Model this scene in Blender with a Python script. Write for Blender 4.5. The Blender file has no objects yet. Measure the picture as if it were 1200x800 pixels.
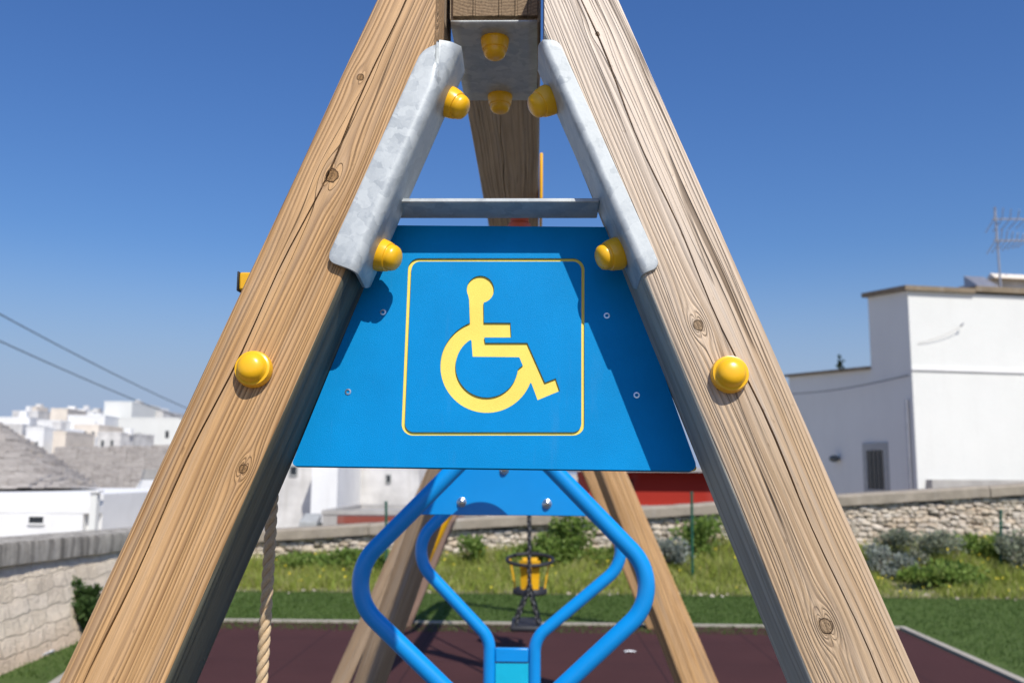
import bpy, bmesh, math, random
from mathutils import Vector, Matrix, noise
random.seed(7)
S = bpy.context.scene
COL = S.collection
R = math.radians

# ------------------------------------------------------------------ camera
H = 1.55; F = 1100.0; CX, CY = 600.0, 400.0
PITCH = math.atan(153/1100.0); YAW = math.atan(28/1100.0); ROLL = R(0.4)
fw = Vector((-math.sin(YAW)*math.cos(PITCH), math.cos(YAW)*math.cos(PITCH), math.sin(PITCH)))
rt0 = fw.cross(Vector((0,0,1))).normalized(); up0 = rt0.cross(fw).normalized()
rt = rt0*math.cos(ROLL)+up0*math.sin(ROLL); up = up0*math.cos(ROLL)-rt0*math.sin(ROLL)
CAM = Vector((0,0,H))
def ray(px, py): return (fw + rt*((px-CX)/F) + up*((CY-py)/F))
def P(px, py, Y):                       # measured point of the photograph at a known distance
    d = ray(px, py); return CAM + d*(Y/d.y)
def G(px, py, z=0.0):
    d = ray(px, py); return CAM + d*((z-H)/d.z)
cd = bpy.data.cameras.new('camera'); cam = bpy.data.objects.new('camera', cd); COL.objects.link(cam)
cam.matrix_world = Matrix(((rt.x,up.x,-fw.x,0),(rt.y,up.y,-fw.y,0),(rt.z,up.z,-fw.z,H),(0,0,0,1)))
cd.sensor_width = 36; cd.lens = 36*F/1200; cd.clip_start = .02; cd.clip_end = 3000
cd.dof.use_dof = True; cd.dof.focus_distance = 1.2; cd.dof.aperture_fstop = 6.3; cd.dof.aperture_blades = 7
S.camera = cam

# ------------------------------------------------------------------ helpers
def put(o, M, parent=None):
    if parent is None: o.matrix_world = M
    else:
        o.parent = parent
        o.matrix_basis = PW[parent.name].inverted() @ M
    PW[o.name] = M
PW = {}
def link(name, bm, mat, parent=None, M=None, smooth=None, bevel=0, seg=2):
    me = bpy.data.meshes.new(name)
    bmesh.ops.recalc_face_normals(bm, faces=bm.faces)
    bm.to_mesh(me); bm.free()
    o = bpy.data.objects.new(name, me); COL.objects.link(o)
    for m in (mat if isinstance(mat, (list,tuple)) else [mat]): me.materials.append(m)
    if M is None:                       # centre the origin on the part's own geometry
        c = sum((v.co for v in me.vertices), Vector())/max(1,len(me.vertices))
        me.transform(Matrix.Translation(-c)); M = Matrix.Translation(c)
    put(o, M, parent)
    if smooth is not None:
        for p in me.polygons: p.use_smooth = True
        if smooth < 170: me.set_sharp_from_angle(angle=R(smooth))
    if bevel:
        b = o.modifiers.new('bevel','BEVEL'); b.width = bevel; b.segments = seg; b.limit_method='ANGLE'; b.angle_limit=R(40)
        for p in me.polygons: p.use_smooth = True
        me.set_sharp_from_angle(angle=R(35))
    return o
def tag(o, label=None, cat=None, group=None, kind=None):
    if label: o['label'] = label
    if cat: o['category'] = cat
    if group: o['group'] = group
    if kind: o['kind'] = kind
    return o
def empty(name, loc, label, cat, group=None):
    o = bpy.data.objects.new(name, None); COL.objects.link(o); o.empty_display_size = .1
    put(o, Matrix.Translation(Vector(loc))); return tag(o, label, cat, group)
def box(bm, a, b, M=None):
    x0,y0,z0 = a; x1,y1,z1 = b
    vs = [Vector(c) for c in ((x0,y0,z0),(x1,y0,z0),(x1,y1,z0),(x0,y1,z0),(x0,y0,z1),(x1,y0,z1),(x1,y1,z1),(x0,y1,z1))]
    if M: vs = [M@v for v in vs]
    v = [bm.verts.new(c) for c in vs]
    for f in ((0,3,2,1),(4,5,6,7),(0,1,5,4),(1,2,6,5),(2,3,7,6),(3,0,4,7)): bm.faces.new([v[i] for i in f])
    return v
def B(*boxes):
    bm = bmesh.new()
    for a,b in boxes: box(bm, a, b)
    return bm
def tube(bm, pts, r, n=16, closed=False, cap=True):
    pts = [Vector(p) for p in pts]; m = len(pts); rings = []
    rr = r if isinstance(r, (list,tuple)) else [r]*m
    nrm = None
    for i in range(m):
        if closed: t = (pts[(i+1)%m]-pts[i-1]).normalized()
        else: t = (pts[min(i+1,m-1)]-pts[max(i-1,0)]).normalized()
        if nrm is None: nrm = t.orthogonal().normalized()
        else:
            nrm = (nrm - t*nrm.dot(t)).normalized()
        b = t.cross(nrm)
        rings.append([bm.verts.new(pts[i]+(nrm*math.cos(2*math.pi*k/n)+b*math.sin(2*math.pi*k/n))*rr[i]) for k in range(n)])
    for i in range(m if closed else m-1):
        A, Bq = rings[i], rings[(i+1)%m]
        for k in range(n): bm.faces.new((A[k],A[(k+1)%n],Bq[(k+1)%n],Bq[k]))
    if cap and not closed:
        bm.faces.new(rings[0][::-1]); bm.faces.new(rings[-1])
    return rings
def fillet(pts, rad, n=10):             # polyline with rounded corners
    pts = [Vector(p) for p in pts]; out = [pts[0]]
    for i in range(1, len(pts)-1):
        a, b, c = pts[i-1], pts[i], pts[i+1]
        u = (a-b).normalized(); v = (c-b).normalized(); r = rad[i-1] if isinstance(rad,(list,tuple)) else rad
        ang = u.angle(v); tl = min(r/math.tan(ang/2), (a-b).length*.48, (c-b).length*.48); r = tl*math.tan(ang/2)
        ctr = b+(u+v).normalized()*(r/math.sin(ang/2)); s = b+u*tl-ctr; e = b+v*tl-ctr
        w = s.angle(e)
        for k in range(n+1):
            t = k/n; out.append(ctr+(s*math.sin((1-t)*w)+e*math.sin(t*w))/math.sin(w))
    out.append(pts[-1]); return out
def lathe(bm, prof, M=Matrix(), n=28):
    rings = []
    for r, z in prof:
        if r < 1e-6: rings.append([bm.verts.new(M@Vector((0,0,z)))])
        else: rings.append([bm.verts.new(M@Vector((r*math.cos(2*math.pi*k/n), r*math.sin(2*math.pi*k/n), z))) for k in range(n)])
    for A, C in zip(rings, rings[1:]):
        for k in range(n):
            if len(A)==1: bm.faces.new((A[0],C[k],C[(k+1)%n]))
            elif len(C)==1: bm.faces.new((A[k],A[(k+1)%n],C[0]))
            else: bm.faces.new((A[k],A[(k+1)%n],C[(k+1)%n],C[k]))
def axisM(origin, z):
    z = Vector(z).normalized(); x = z.orthogonal().normalized(); y = z.cross(x)
    return Matrix(((x.x,y.x,z.x,origin[0]),(x.y,y.y,z.y,origin[1]),(x.z,y.z,z.z,origin[2]),(0,0,0,1)))

# ------------------------------------------------------------------ materials
class NT:
    def __init__(s, name):
        s.m = bpy.data.materials.new(name); s.m.use_nodes = True; s.t = s.m.node_tree
        s.b = s.t.nodes['Principled BSDF']
    def n(s, typ, **kw):
        nd = s.t.nodes.new(typ)
        for k, v in kw.items(): setattr(nd, k, v)
        return nd
    def l(s, a, b): s.t.links.new(a, b)
    def val(s, sock, v):
        if hasattr(v, 'is_output') or isinstance(v, bpy.types.NodeSocket): s.l(v, sock)
        else: sock.default_value = v
    def math(s, op, a, b=0.0, c=None, clamp=False):
        nd = s.n('ShaderNodeMath', operation=op, use_clamp=clamp)
        s.val(nd.inputs[0], a); s.val(nd.inputs[1], b)
        if c is not None: s.val(nd.inputs[2], c)
        return nd.outputs[0]
    def coord(s, which='Object'): return s.n('ShaderNodeTexCoord').outputs[which]
    def scale(s, vec, sc):
        nd = s.n('ShaderNodeVectorMath', operation='MULTIPLY'); s.l(vec, nd.inputs[0]); nd.inputs[1].default_value = sc; return nd.outputs[0]
    def noise(s, vec, sc=1, det=4, rough=.55, dist=0):
        nd = s.n('ShaderNodeTexNoise'); s.l(vec, nd.inputs['Vector']); nd.inputs['Scale'].default_value = sc
        nd.inputs['Detail'].default_value = det; nd.inputs['Roughness'].default_value = rough; nd.inputs['Distortion'].default_value = dist
        return nd.outputs['Fac']
    def voro(s, vec, sc=1, feat='F1', out='Distance'):
        nd = s.n('ShaderNodeTexVoronoi', feature=feat); s.l(vec, nd.inputs['Vector']); nd.inputs['Scale'].default_value = sc
        return nd.outputs[out]
    def ramp(s, fac, stops, interp='LINEAR'):
        nd = s.n('ShaderNodeValToRGB'); s.l(fac, nd.inputs[0]); cr = nd.color_ramp; cr.interpolation = interp
        while len(cr.elements) < len(stops): cr.elements.new(.5)
        for e, (p, c) in zip(cr.elements, stops):
            e.position = p; e.color = (c if isinstance(c,(tuple,list)) else (c,c,c))[:3]+(1,) if isinstance(c,(tuple,list)) else (c,c,c,1)
        return nd.outputs[0]
    def mix(s, fac, a, b, blend='MIX'):
        nd = s.n('ShaderNodeMix', data_type='RGBA', blend_type=blend)
        s.val(nd.inputs[0], fac)
        for sock, v in ((nd.inputs[6], a), (nd.inputs[7], b)):
            if isinstance(v, bpy.types.NodeSocket): s.l(v, sock)
            else: sock.default_value = tuple(v)[:3]+(1,)
        return nd.outputs[2]
    def bump(s, h, strength=.5, dist=.01):
        nd = s.n('ShaderNodeBump'); s.l(h, nd.inputs['Height']); nd.inputs['Strength'].default_value = strength; nd.inputs['Distance'].default_value = dist
        s.l(nd.outputs[0], s.b.inputs['Normal'])
    def base(s, c):
        if isinstance(c, bpy.types.NodeSocket): s.l(c, s.b.inputs['Base Color'])
        else: s.b.inputs['Base Color'].default_value = tuple(c)[:3]+(1,)
    def set(s, rough=None, metal=None, spec=None):
        for k, v in (('Roughness',rough),('Metallic',metal),('Specular IOR Level',spec)):
            if v is not None: s.val(s.b.inputs[k], v)
        return s
def plain(name, c, rough=.6, metal=0, var=.12, sc=8, bump=0, bsc=60, spec=.5):
    t = NT(name); co = t.coord(); nz = t.noise(co, sc, 5)
    t.base(t.mix(t.ramp(nz, [(.3,0.0),(.7,1.0)]), [x*(1-var) for x in c], [min(1,x*(1+var)) for x in c]))
    t.set(rough, metal, spec)
    if bump: t.bump(t.noise(co, bsc, 4), bump, .003)
    return t.m
def rgb(r,g,b):
    f = lambda x: (x/255/12.92 if x<=10 else ((x/255+.055)/1.055)**2.4)
    return (f(r),f(g),f(b))

def wood(name, light, mid, dark, knots=(), pith=(.012,.03), ring=.0060, seed=0.0, con=.92, bleach=None, grey=.25, greycol=(.36,.31,.26)):
    t = NT(name); co = t.coord(); sp = t.n('ShaderNodeSeparateXYZ'); t.l(co, sp.inputs[0]); x, y, z = sp.outputs
    off = t.n('ShaderNodeVectorMath', operation='ADD'); t.l(co, off.inputs[0]); off.inputs[1].default_value = (seed, seed*1.7, seed*2.3); oc = off.outputs[0]
    xs = x; kmask = None; krho = None
    for (kx, kz, kr) in knots:
        dx = t.math('SUBTRACT', x, kx); dz = t.math('MULTIPLY', t.math('SUBTRACT', z, kz), .42)
        rho2 = t.math('ADD', t.math('MULTIPLY', dx, dx), t.math('ADD', t.math('MULTIPLY', dz, dz), (kr*.35)**2))
        xs = t.math('SUBTRACT', xs, t.math('DIVIDE', t.math('MULTIPLY', dx, (kr*1.25)**2), rho2))
        dz2 = t.math('MULTIPLY', dz, 2.0)
        rho = t.math('SQRT', t.math('ADD', t.math('MULTIPLY', dx, dx), t.math('MULTIPLY', dz2, dz2)))
        rho = t.math('MULTIPLY', rho, t.math('ADD', .62, t.math('MULTIPLY', t.noise(co, 95, 3), .76)))
        mk = t.math('SUBTRACT', 1.0, t.math('DIVIDE', rho, kr*.8), clamp=True)
        kmask = mk if kmask is None else t.math('MAXIMUM', kmask, mk)
    warp = t.noise(t.scale(oc, (7,7,1.1)), 1, 3)
    warp2 = t.noise(t.scale(oc, (30,30,3.0)), 1, 2)
    xw = t.math('ADD', xs, t.math('ADD', t.math('MULTIPLY', t.math('SUBTRACT', warp, .5), .022), t.math('MULTIPLY', t.math('SUBTRACT', warp2,.5), .006)))
    ax = t.math('SUBTRACT', xw, pith[0]); ay = t.math('SUBTRACT', y, pith[1])
    r = t.math('SQRT', t.math('ADD', t.math('MULTIPLY', ax, ax), t.math('MULTIPLY', ay, ay)))
    u = t.math('DIVIDE', r, ring)
    nd = t.n('ShaderNodeTexNoise', noise_dimensions='1D'); t.l(t.math('MULTIPLY', u, .38), nd.inputs['W']); nd.inputs['Scale'].default_value = 1; nd.inputs['Detail'].default_value = 1
    u2 = t.math('ADD', u, t.math('MULTIPLY', nd.outputs['Fac'], 2.6))
    fr = t.math('FRACT', u2)
    late = t.ramp(fr, [(0,.35),(.14,0),(.45,.08),(.74,.75),(.90,1),(1,.35)])
    nd2 = t.n('ShaderNodeTexNoise', noise_dimensions='1D'); t.l(t.math('FLOOR', u2), nd2.inputs['W']); nd2.inputs['Scale'].default_value = 7.31
    amp = t.ramp(nd2.outputs['Fac'], [(.3,.45),(.65,1.0)])
    lateA = t.math('MULTIPLY', late, amp)
    fib = t.noise(t.scale(oc, (420,420,7)), 1, 3, .7)
    fib2 = t.noise(t.scale(oc, (120,120,2.2)), 1, 3, .6)
    pat = t.noise(t.scale(oc, (9,9,2.5)), 1, 4)
    c0 = t.mix(t.ramp(pat, [(.3,0.0),(.7,1.0)]), light, mid)
    c1 = t.mix(t.math('MULTIPLY', t.math('MULTIPLY', lateA, t.ramp(t.noise(t.scale(oc,(38,38,2.6)),1,3), [(.3,.35),(.6,1.0)])), con), c0, dark)
    c2 = t.mix(t.math('MULTIPLY', t.ramp(fib, [(.38,0.0),(.75,1.0)]), .6), c1, [v*.5 for v in mid])
    c3 = t.mix(t.math('MULTIPLY', t.ramp(fib2, [(.45,0.0),(.75,1.0)]), grey), c2, greycol)
    # grey weathering streaks and fine drying checks that follow the grain
    cb = t.n('ShaderNodeCombineXYZ'); t.l(xw, cb.inputs[0]); t.l(y, cb.inputs[1]); t.l(z, cb.inputs[2]); gv = t.n('ShaderNodeVectorMath', operation='ADD'); t.l(cb.outputs[0], gv.inputs[0]); gv.inputs[1].default_value = (seed*.7, seed, seed*1.1); gv = gv.outputs[0]
    stk = t.noise(t.scale(gv, (34,20,.9)), 1, 4, .6)
    c3 = t.mix(t.math('MULTIPLY', t.ramp(stk, [(.52,0.0),(.70,1.0)]), .42), c3, [v*.62 for v in greycol])
    stk2 = t.noise(t.scale(gv, (60,30,1.6)), 1, 3, .6)
    c3 = t.mix(t.math('MULTIPLY', t.ramp(stk2, [(.55,0.0),(.75,1.0)]), .35), c3, [min(1,v*1.35) for v in light])
    if bleach:
        zz = t.math('ADD', z, t.math('MULTIPLY', t.math('SUBTRACT', stk, .5), .5))
        mr = t.n('ShaderNodeMapRange'); t.l(zz, mr.inputs[0]); mr.inputs[1].default_value = bleach[0]; mr.inputs[2].default_value = bleach[1]
        c3 = t.mix(t.math('MULTIPLY', mr.outputs[0], bleach[2]), c3, t.mix(lateA, bleach[3], [v*.45 for v in bleach[3]]))
    ck = t.noise(t.scale(gv, (75,40,1.5)), 1, 1, .5); ckm = t.noise(t.scale(gv, (12,12,1.3)), 1, 2)
    line = t.math('MULTIPLY', t.ramp(t.math('ABSOLUTE', t.math('SUBTRACT', ck, .5)), [(0.0,1.0),(.012,.8),(.022,0.0)]), t.ramp(ckm, [(.57,0.0),(.66,1.0)]))
    c3 = t.mix(t.math('MULTIPLY', line, .75), c3, [v*.3 for v in dark])
    col = c3
    h = t.math('ADD', t.math('ADD', t.math('MULTIPLY', late, -.6), t.math('MULTIPLY', line, -1.2)), t.math('MULTIPLY', fib, .7))
    if kmask is not None:
        kr_ = t.math('FRACT', t.math('MULTIPLY', kmask, 3.2))
        kc = t.mix(t.ramp(kr_, [(0,.8),(.25,.15),(1,.5)]), [v*.75 for v in mid], [v*.45 for v in dark])
        col = t.mix(t.ramp(kmask, [(.02,0.0),(.10,.9)]), c3, kc)
        col = t.mix(t.ramp(kmask, [(.0,0.0),(.05,.9),(.14,.9),(.22,0.0)]), col, [v*.3 for v in dark])
        h = t.math('ADD', h, t.math('MULTIPLY', t.ramp(kmask, [(0.0,0.0),(.04,1.0),(.12,0.2)]), -.8))
    sp2 = t.noise(t.scale(oc, (160,160,60)), 1, 2)
    col = t.mix(t.math('MULTIPLY', t.ramp(sp2, [(.70,0.0),(.78,1.0)]), .35), col, [v*.5 for v in dark])
    t.base(col); t.set(.72, 0, .25); t.bump(h, .85, .0022)
    return t.m

LIGHT = (.66,.40,.185); MID = (.52,.295,.12); DARK = (.15,.064,.022)
M = {}
M['timber'] = wood('timber', LIGHT, MID, DARK, seed=3.1)
M['old_timber'] = wood('old_timber', (.60,.47,.32), (.50,.38,.25), (.24,.16,.10), seed=9.4, grey=.5)
M['side_L'] = wood('dark_green_side', (.15,.14,.10), (.105,.10,.072), (.035,.035,.026), pith=(-.1,.06), ring=.006, seed=2.2, grey=.3, greycol=(.12,.14,.12))  # inner face of the left post, darker and greener than its front
M['side_R'] = wood('pale_grey_side', (.50,.48,.40), (.40,.39,.33), (.20,.19,.15), pith=(.1,.06), ring=.006, seed=4.2, grey=.5, greycol=(.33,.34,.32))  # inner face of the right post, paler grey than the left one
M['leg_timber'] = wood('brown_leg_timber', (.40,.28,.17), (.31,.21,.12), (.15,.09,.05), seed=7.7, grey=.4)
M['pink_timber'] = wood('pink_timber', (.40,.26,.19), (.33,.21,.15), (.2,.12,.08), seed=5.4, grey=.3)
def galv():
    t = NT('galvanised_steel'); co = t.coord()
    d = t.n('ShaderNodeVectorMath', operation='ADD'); t.l(co, d.inputs[0])
    nn = t.n('ShaderNodeTexNoise'); t.l(co, nn.inputs['Vector']); nn.inputs['Scale'].default_value = 60
    t.l(t.scale(nn.outputs['Color'], (.02,.02,.02)), d.inputs[1])
    v = t.n('ShaderNodeTexVoronoi'); t.l(d.outputs[0], v.inputs['Vector']); v.inputs['Scale'].default_value = 62
    sp = t.n('ShaderNodeSeparateColor'); t.l(v.outputs['Color'], sp.inputs[0])
    v2 = t.n('ShaderNodeTexVoronoi'); t.l(d.outputs[0], v2.inputs['Vector']); v2.inputs['Scale'].default_value = 140
    sp2 = t.n('ShaderNodeSeparateColor'); t.l(v2.outputs['Color'], sp2.inputs[0])
    k = t.math('ADD', t.math('MULTIPLY', sp.outputs[0], .7), t.math('MULTIPLY', sp2.outputs[1], .3))
    cl = t.noise(co, 14, 4)
    c = t.mix(t.ramp(k, [(.1,0.0),(.9,1.0)]), (.33,.355,.36), (.48,.505,.50))
    c = t.mix(t.math('MULTIPLY', t.ramp(cl, [(.45,0.0),(.7,1.0)]), .25), c, (.58,.605,.60))
    t.base(c); t.set(t.math('ADD', .40, t.math('MULTIPLY', k, .2)), .22, .35)
    t.bump(t.noise(co, 220, 3), .12, .001)
    return t.m
M['galv'] = galv()
M['steel'] = plain('stainless_steel', (.62,.62,.60), .28, 1, .06, 40)
def hdpe(name, c):
    t = NT(name); co = t.coord()
    n1 = t.noise(co, 900, 3); n2 = t.noise(co, 12, 4)
    t.base(t.mix(t.ramp(n2, [(.3,0.0),(.7,1.0)]), [v*.94 for v in c], [v*1.05 for v in c]))
    st = t.noise(t.scale(co, (30,30,4)), 1, 6, .7); sc_ = t.noise(co, 55, 6, .75)
    bc = t.mix(t.math('MULTIPLY', t.ramp(st, [(.58,0.0),(.8,1.0)]), .05), t.mix(t.ramp(n2, [(.3,0.0),(.7,1.0)]), [v*.93 for v in c], [v*1.06 for v in c]), (.30,.33,.34))
    bc = t.mix(t.math('MULTIPLY', t.ramp(sc_, [(.68,0.0),(.74,1.0)]), .08), bc, (.5,.52,.52)); t.base(bc)
    t.set(.5, 0, .08); t.bump(n1, .6, .001); return t.m
M['blue_board'] = hdpe('blue_plastic_board', (.0,.225,.53))
M['yellow_core'] = hdpe('yellow_plastic_core', (.88,.655,.13))
M['cyan_board'] = hdpe('cyan_plastic_board', (.012,.43,.62))
M['yellow_cap'] = plain('yellow_cap_plastic', (.86,.46,.010), .3, 0, .03, 30)
M['blue_paint'] = plain('blue_gloss_paint', (.002,.255,.66), .3, 0, .04, 10, .05, 300)
M['black_rubber'] = plain('black_rubber', (.018,.018,.022), .6, 0, .2, 20)
M['chain'] = plain('chain_steel', (.10,.10,.10), .5, .8, .2, 40)
M['yellow_plastic'] = plain('yellow_seat_plastic', (.80,.42,.01), .4, 0, .05, 20)
M['red_plastic'] = plain('red_bush_plastic', (.55,.10,.05), .5)
def rope_mat():
    t = NT('hemp_rope'); co = t.coord(); n1 = t.noise(t.scale(co, (300,300,300)), 1, 4)
    t.base(t.mix(n1, (.42,.29,.16), (.70,.53,.33))); t.set(.9); t.bump(n1, .5, .001); return t.m
M['rope'] = rope_mat()
def plaster(name, c, stain=.25, sc=.9, streak=True):
    t = NT(name); co = t.coord(); n1 = t.noise(co, sc, 6, .6); n2 = t.noise(t.scale(co, (3.5,3.5,.35)), 1, 5, .65)
    c1 = t.mix(t.ramp(n1, [(.35,0.0),(.75,1.0)]), c, [v*(1-stain*.6) for v in c])
    c1 = t.mix(t.math('MULTIPLY', t.ramp(n2, [(.55,0.0),(.8,1.0)]), stain), c1, (.42,.40,.36))
    t.base(c1); t.set(.9, 0, .2); t.bump(t.noise(co, 9, 6, .7), .35, .02); return t.m
M['white'] = plaster('white_limewash', (.78,.775,.755), .2)
M['white_clean'] = plaster('white_limewash_clean', (.68,.68,.64), .12, .5)
M['grey_white'] = plaster('weathered_white', (.68,.66,.63), .75, 1.1)
M['beige'] = plaster('beige_plaster', (.72,.64,.54), .3)
M['red_paint'] = plaster('red_painted_wall', (.36,.030,.018), .10)
M['dark_red'] = plaster('dark_red_panel', (.10,.012,.015), .10)
M['red_brown'] = plaster('red_brown_render', (.25,.07,.05), .2)
M['concrete'] = plaster('grey_concrete', (.42,.40,.37), .5, 2)
M['roof_edge'] = plaster('brown_roof_edge', (.24,.19,.13), .5, 3)
M['dark_glass'] = plain('dark_glass', (.02,.025,.03), .15)
M['shutter'] = plain('grey_green_shutter', (.10,.12,.11), .6)
M['surround'] = plain('grey_window_surround', (.34,.345,.33), .8)
M['lead'] = plain('dull_aluminium', (.38,.38,.40), .45, .7)
M['pot'] = plain('terracotta', (.42,.17,.09), .8)
def capstone():
    t = NT('weathered_coping'); co = t.coord(); g = t.n('ShaderNodeNewGeometry'); sp = t.n('ShaderNodeSeparateXYZ'); t.l(g.outputs['Normal'], sp.inputs[0])
    n1 = t.noise(t.scale(co, (9,9,.9)), 1, 6, .65); n2 = t.noise(co, 4, 6, .65)
    c = t.mix(t.ramp(n2, [(.3,0.0),(.7,1.0)]), (.52,.48,.41), (.36,.33,.28))
    side = t.math('MULTIPLY', t.ramp(n1, [(.42,0.0),(.62,1.0)]), .85)
    c = t.mix(side, c, (.11,.10,.085))
    t.base(c); t.set(.95,0,.2); t.bump(n2, .6, .03); return t.m
M['coping'] = capstone()
M['coping_far'] = plaster('brown_grey_coping', (.35,.30,.235), .5, 5)
def stones(name, cols, mortar=False):
    t = NT(name); co = t.coord(); g = t.n('ShaderNodeNewGeometry'); n1 = t.noise(co, 14, 6, .65); n2 = t.noise(co, 1.3, 4)
    c = t.ramp(g.outputs['Random Per Island'], [(i/(len(cols)-1), cc) for i, cc in enumerate(cols)])
    c = t.mix(t.math('MULTIPLY', t.ramp(n1, [(.4,0.0),(.75,1.0)]), .45), c, (.22,.19,.15))
    c = t.mix(t.math('MULTIPLY', t.ramp(n2, [(.5,0.0),(.7,1.0)]), .35), c, (.5,.36,.22))
    t.base(c); t.set(.95,0,.2); t.bump(n1, .7, .02); return t.m
M['rubble'] = stones('limestone_rubble', [(.48,.42,.33),(.64,.56,.46),(.56,.47,.36),(.70,.62,.52),(.52,.46,.39),(.62,.50,.37)])
M['old_wall'] = stones('old_wall_stone', [(.72,.65,.56),(.76,.69,.60),(.70,.62,.53),(.78,.72,.63),(.72,.55,.42),(.75,.69,.60)])
def masonry():
    t = NT('old_mortared_masonry'); co = t.coord(); nn = t.n('ShaderNodeTexNoise'); t.l(co, nn.inputs['Vector']); nn.inputs['Scale'].default_value = 5; nn.inputs['Detail'].default_value = 5
    px_ = t.n('ShaderNodeSeparateXYZ'); t.l(co, px_.inputs[0]); nx_ = t.n('ShaderNodeSeparateColor'); t.l(nn.outputs['Color'], nx_.inputs[0])
    bx = t.n('ShaderNodeCombineXYZ'); t.l(t.math('ADD', px_.outputs[0], t.math('MULTIPLY', nx_.outputs[0], .13)), bx.inputs[0]); t.l(t.math('ADD', px_.outputs[2], t.math('MULTIPLY', nx_.outputs[1], .09)), bx.inputs[1])
    bk_ = t.n('ShaderNodeTexBrick'); t.l(bx.outputs[0], bk_.inputs['Vector']); bk_.inputs['Scale'].default_value = 1; bk_.inputs['Brick Width'].default_value = .24; bk_.inputs['Row Height'].default_value = .135; bk_.inputs['Mortar Size'].default_value = .010; bk_.inputs['Mortar Smooth'].default_value = .6; bk_.squash = 1.4; bk_.squash_frequency = 3
    for k, cc in (('Color1',(.92,.79,.62)),('Color2',(.76,.64,.48)),('Mortar',(.70,.60,.47))): bk_.inputs[k].default_value = cc+(1,)
    ed = t.math('SUBTRACT', 1.0, bk_.outputs['Fac']); n1 = t.noise(co, 5, 7, .7); n2 = t.noise(co, 22, 5, .7)
    c = bk_.outputs['Color']
    c = t.mix(t.math('MULTIPLY', t.ramp(n1, [(.42,0.0),(.72,1.0)]), .55), c, (.55,.45,.34))
    pz = t.n('ShaderNodeSeparateXYZ'); t.l(co, pz.inputs[0])
    low = t.math('MULTIPLY', t.ramp(t.math('ADD', pz.outputs[2], t.math('MULTIPLY', n1, .35)), [(.22,1.0),(.45,0.0)]), .5)
    c = t.mix(low, c, (.66,.43,.27))
    t.base(c); t.set(.95,0,.2)
    h = t.math('ADD', t.math('MULTIPLY', ed, .7), n2); t.bump(h, .8, .03); return t.m
M['old_masonry'] = masonry()
M['mortar'] = plaster('lime_mortar', (.74,.67,.58), .3, 3)
M['dark_joint'] = plain('dark_joint_fill', (.16,.14,.115), .95, 0, .3, 6)
def slabs(name):
    t = NT(name); co = t.coord(); g = t.n('ShaderNodeNewGeometry'); n1 = t.noise(t.scale(co,(1,1,2.5)), 2.2, 7, .7); n2 = t.noise(co, 9, 6, .7)
    c = t.mix(t.ramp(n1, [(.35,0.0),(.7,1.0)]), (.38,.345,.31), (.20,.18,.165))
    c = t.mix(t.math('MULTIPLY', t.ramp(n2, [(.45,0.0),(.7,1.0)]), .6), c, (.46,.42,.38))
    c = t.mix(t.math('MULTIPLY', g.outputs['Random Per Island'], .45), c, (.50,.46,.42))
    t.base(c); t.set(.95,0,.2); t.bump(n2, .8, .05); return t.m
M['slabs'] = slabs('grey_stone_slates')
def leafmat(name, cols, rough=.6):
    t = NT(name); g = t.n('ShaderNodeNewGeometry')
    c = t.ramp(g.outputs['Random Per Island'], [(i/(len(cols)-1), cc) for i, cc in enumerate(cols)])
    t.base(c); t.set(rough, 0, .3)
    tr = t.n('ShaderNodeBsdfTranslucent'); t.l(c, tr.inputs['Color'])
    ms = t.n('ShaderNodeMixShader'); ms.inputs[0].default_value = .42
    t.l(t.b.outputs[0], ms.inputs[1]); t.l(tr.outputs[0], ms.inputs[2]); t.l(ms.outputs[0], t.t.nodes['Material Output'].inputs['Surface'])
    return t.m
M['leaf'] = leafmat('green_leaves', [(.15,.24,.045),(.21,.30,.06),(.12,.20,.04),(.26,.34,.085)])
M['weed'] = leafmat('bright_weed_leaves', [(.17,.27,.05),(.24,.33,.07),(.14,.22,.04),(.30,.36,.10)])
M['leaf_dark'] = leafmat('dark_green_leaves', [(.04,.085,.02),(.065,.12,.03),(.03,.06,.015),(.09,.15,.04)])
M['leaf_grey'] = leafmat('silver_grey_leaves', [(.32,.36,.30),(.42,.45,.40),(.25,.28,.22),(.36,.36,.33)])
M['leaf_olive'] = leafmat('olive_grey_leaves', [(.25,.28,.18),(.31,.34,.24),(.20,.22,.14),(.28,.27,.22)])
M['blade'] = leafmat('wild_grass_blades', [(.30,.37,.06),(.37,.41,.08),(.24,.32,.05),(.44,.43,.14),(.31,.38,.07),(.46,.41,.21)])
M['flower'] = plain('yellow_petals', (.80,.62,.02), .7)
M['stem'] = plain('brown_stems', (.10,.07,.04), .9)
M['post_green'] = plain('green_coated_metal', (.012,.085,.05), .45, 0, .1)
def rubber():
    t = NT('maroon_rubber_tiles'); co = t.coord(); n1 = t.noise(co, 260, 3, .8); n2 = t.noise(co, 1.2, 5)
    c = t.mix(t.ramp(n2, [(.3,0.0),(.7,1.0)]), (.048,.0175,.017), (.062,.023,.022))
    c = t.mix(t.math('MULTIPLY', t.ramp(n1, [(.5,0.0),(.75,1.0)]), .35), c, (.12,.06,.06))
    br = t.n('ShaderNodeTexBrick'); t.l(co, br.inputs['Vector']); br.offset = 0; br.inputs['Scale'].default_value = 1; br.inputs['Brick Width'].default_value = 1.0; br.inputs['Row Height'].default_value = 1.0; br.inputs['Mortar Size'].default_value = .006
    c = t.mix(t.math('MULTIPLY', br.outputs['Fac'], .8), c, (.018,.008,.01))
    t.base(c); t.set(.9,0,.2); t.bump(n1, .4, .004); return t.m
M['rubber'] = rubber()
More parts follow.
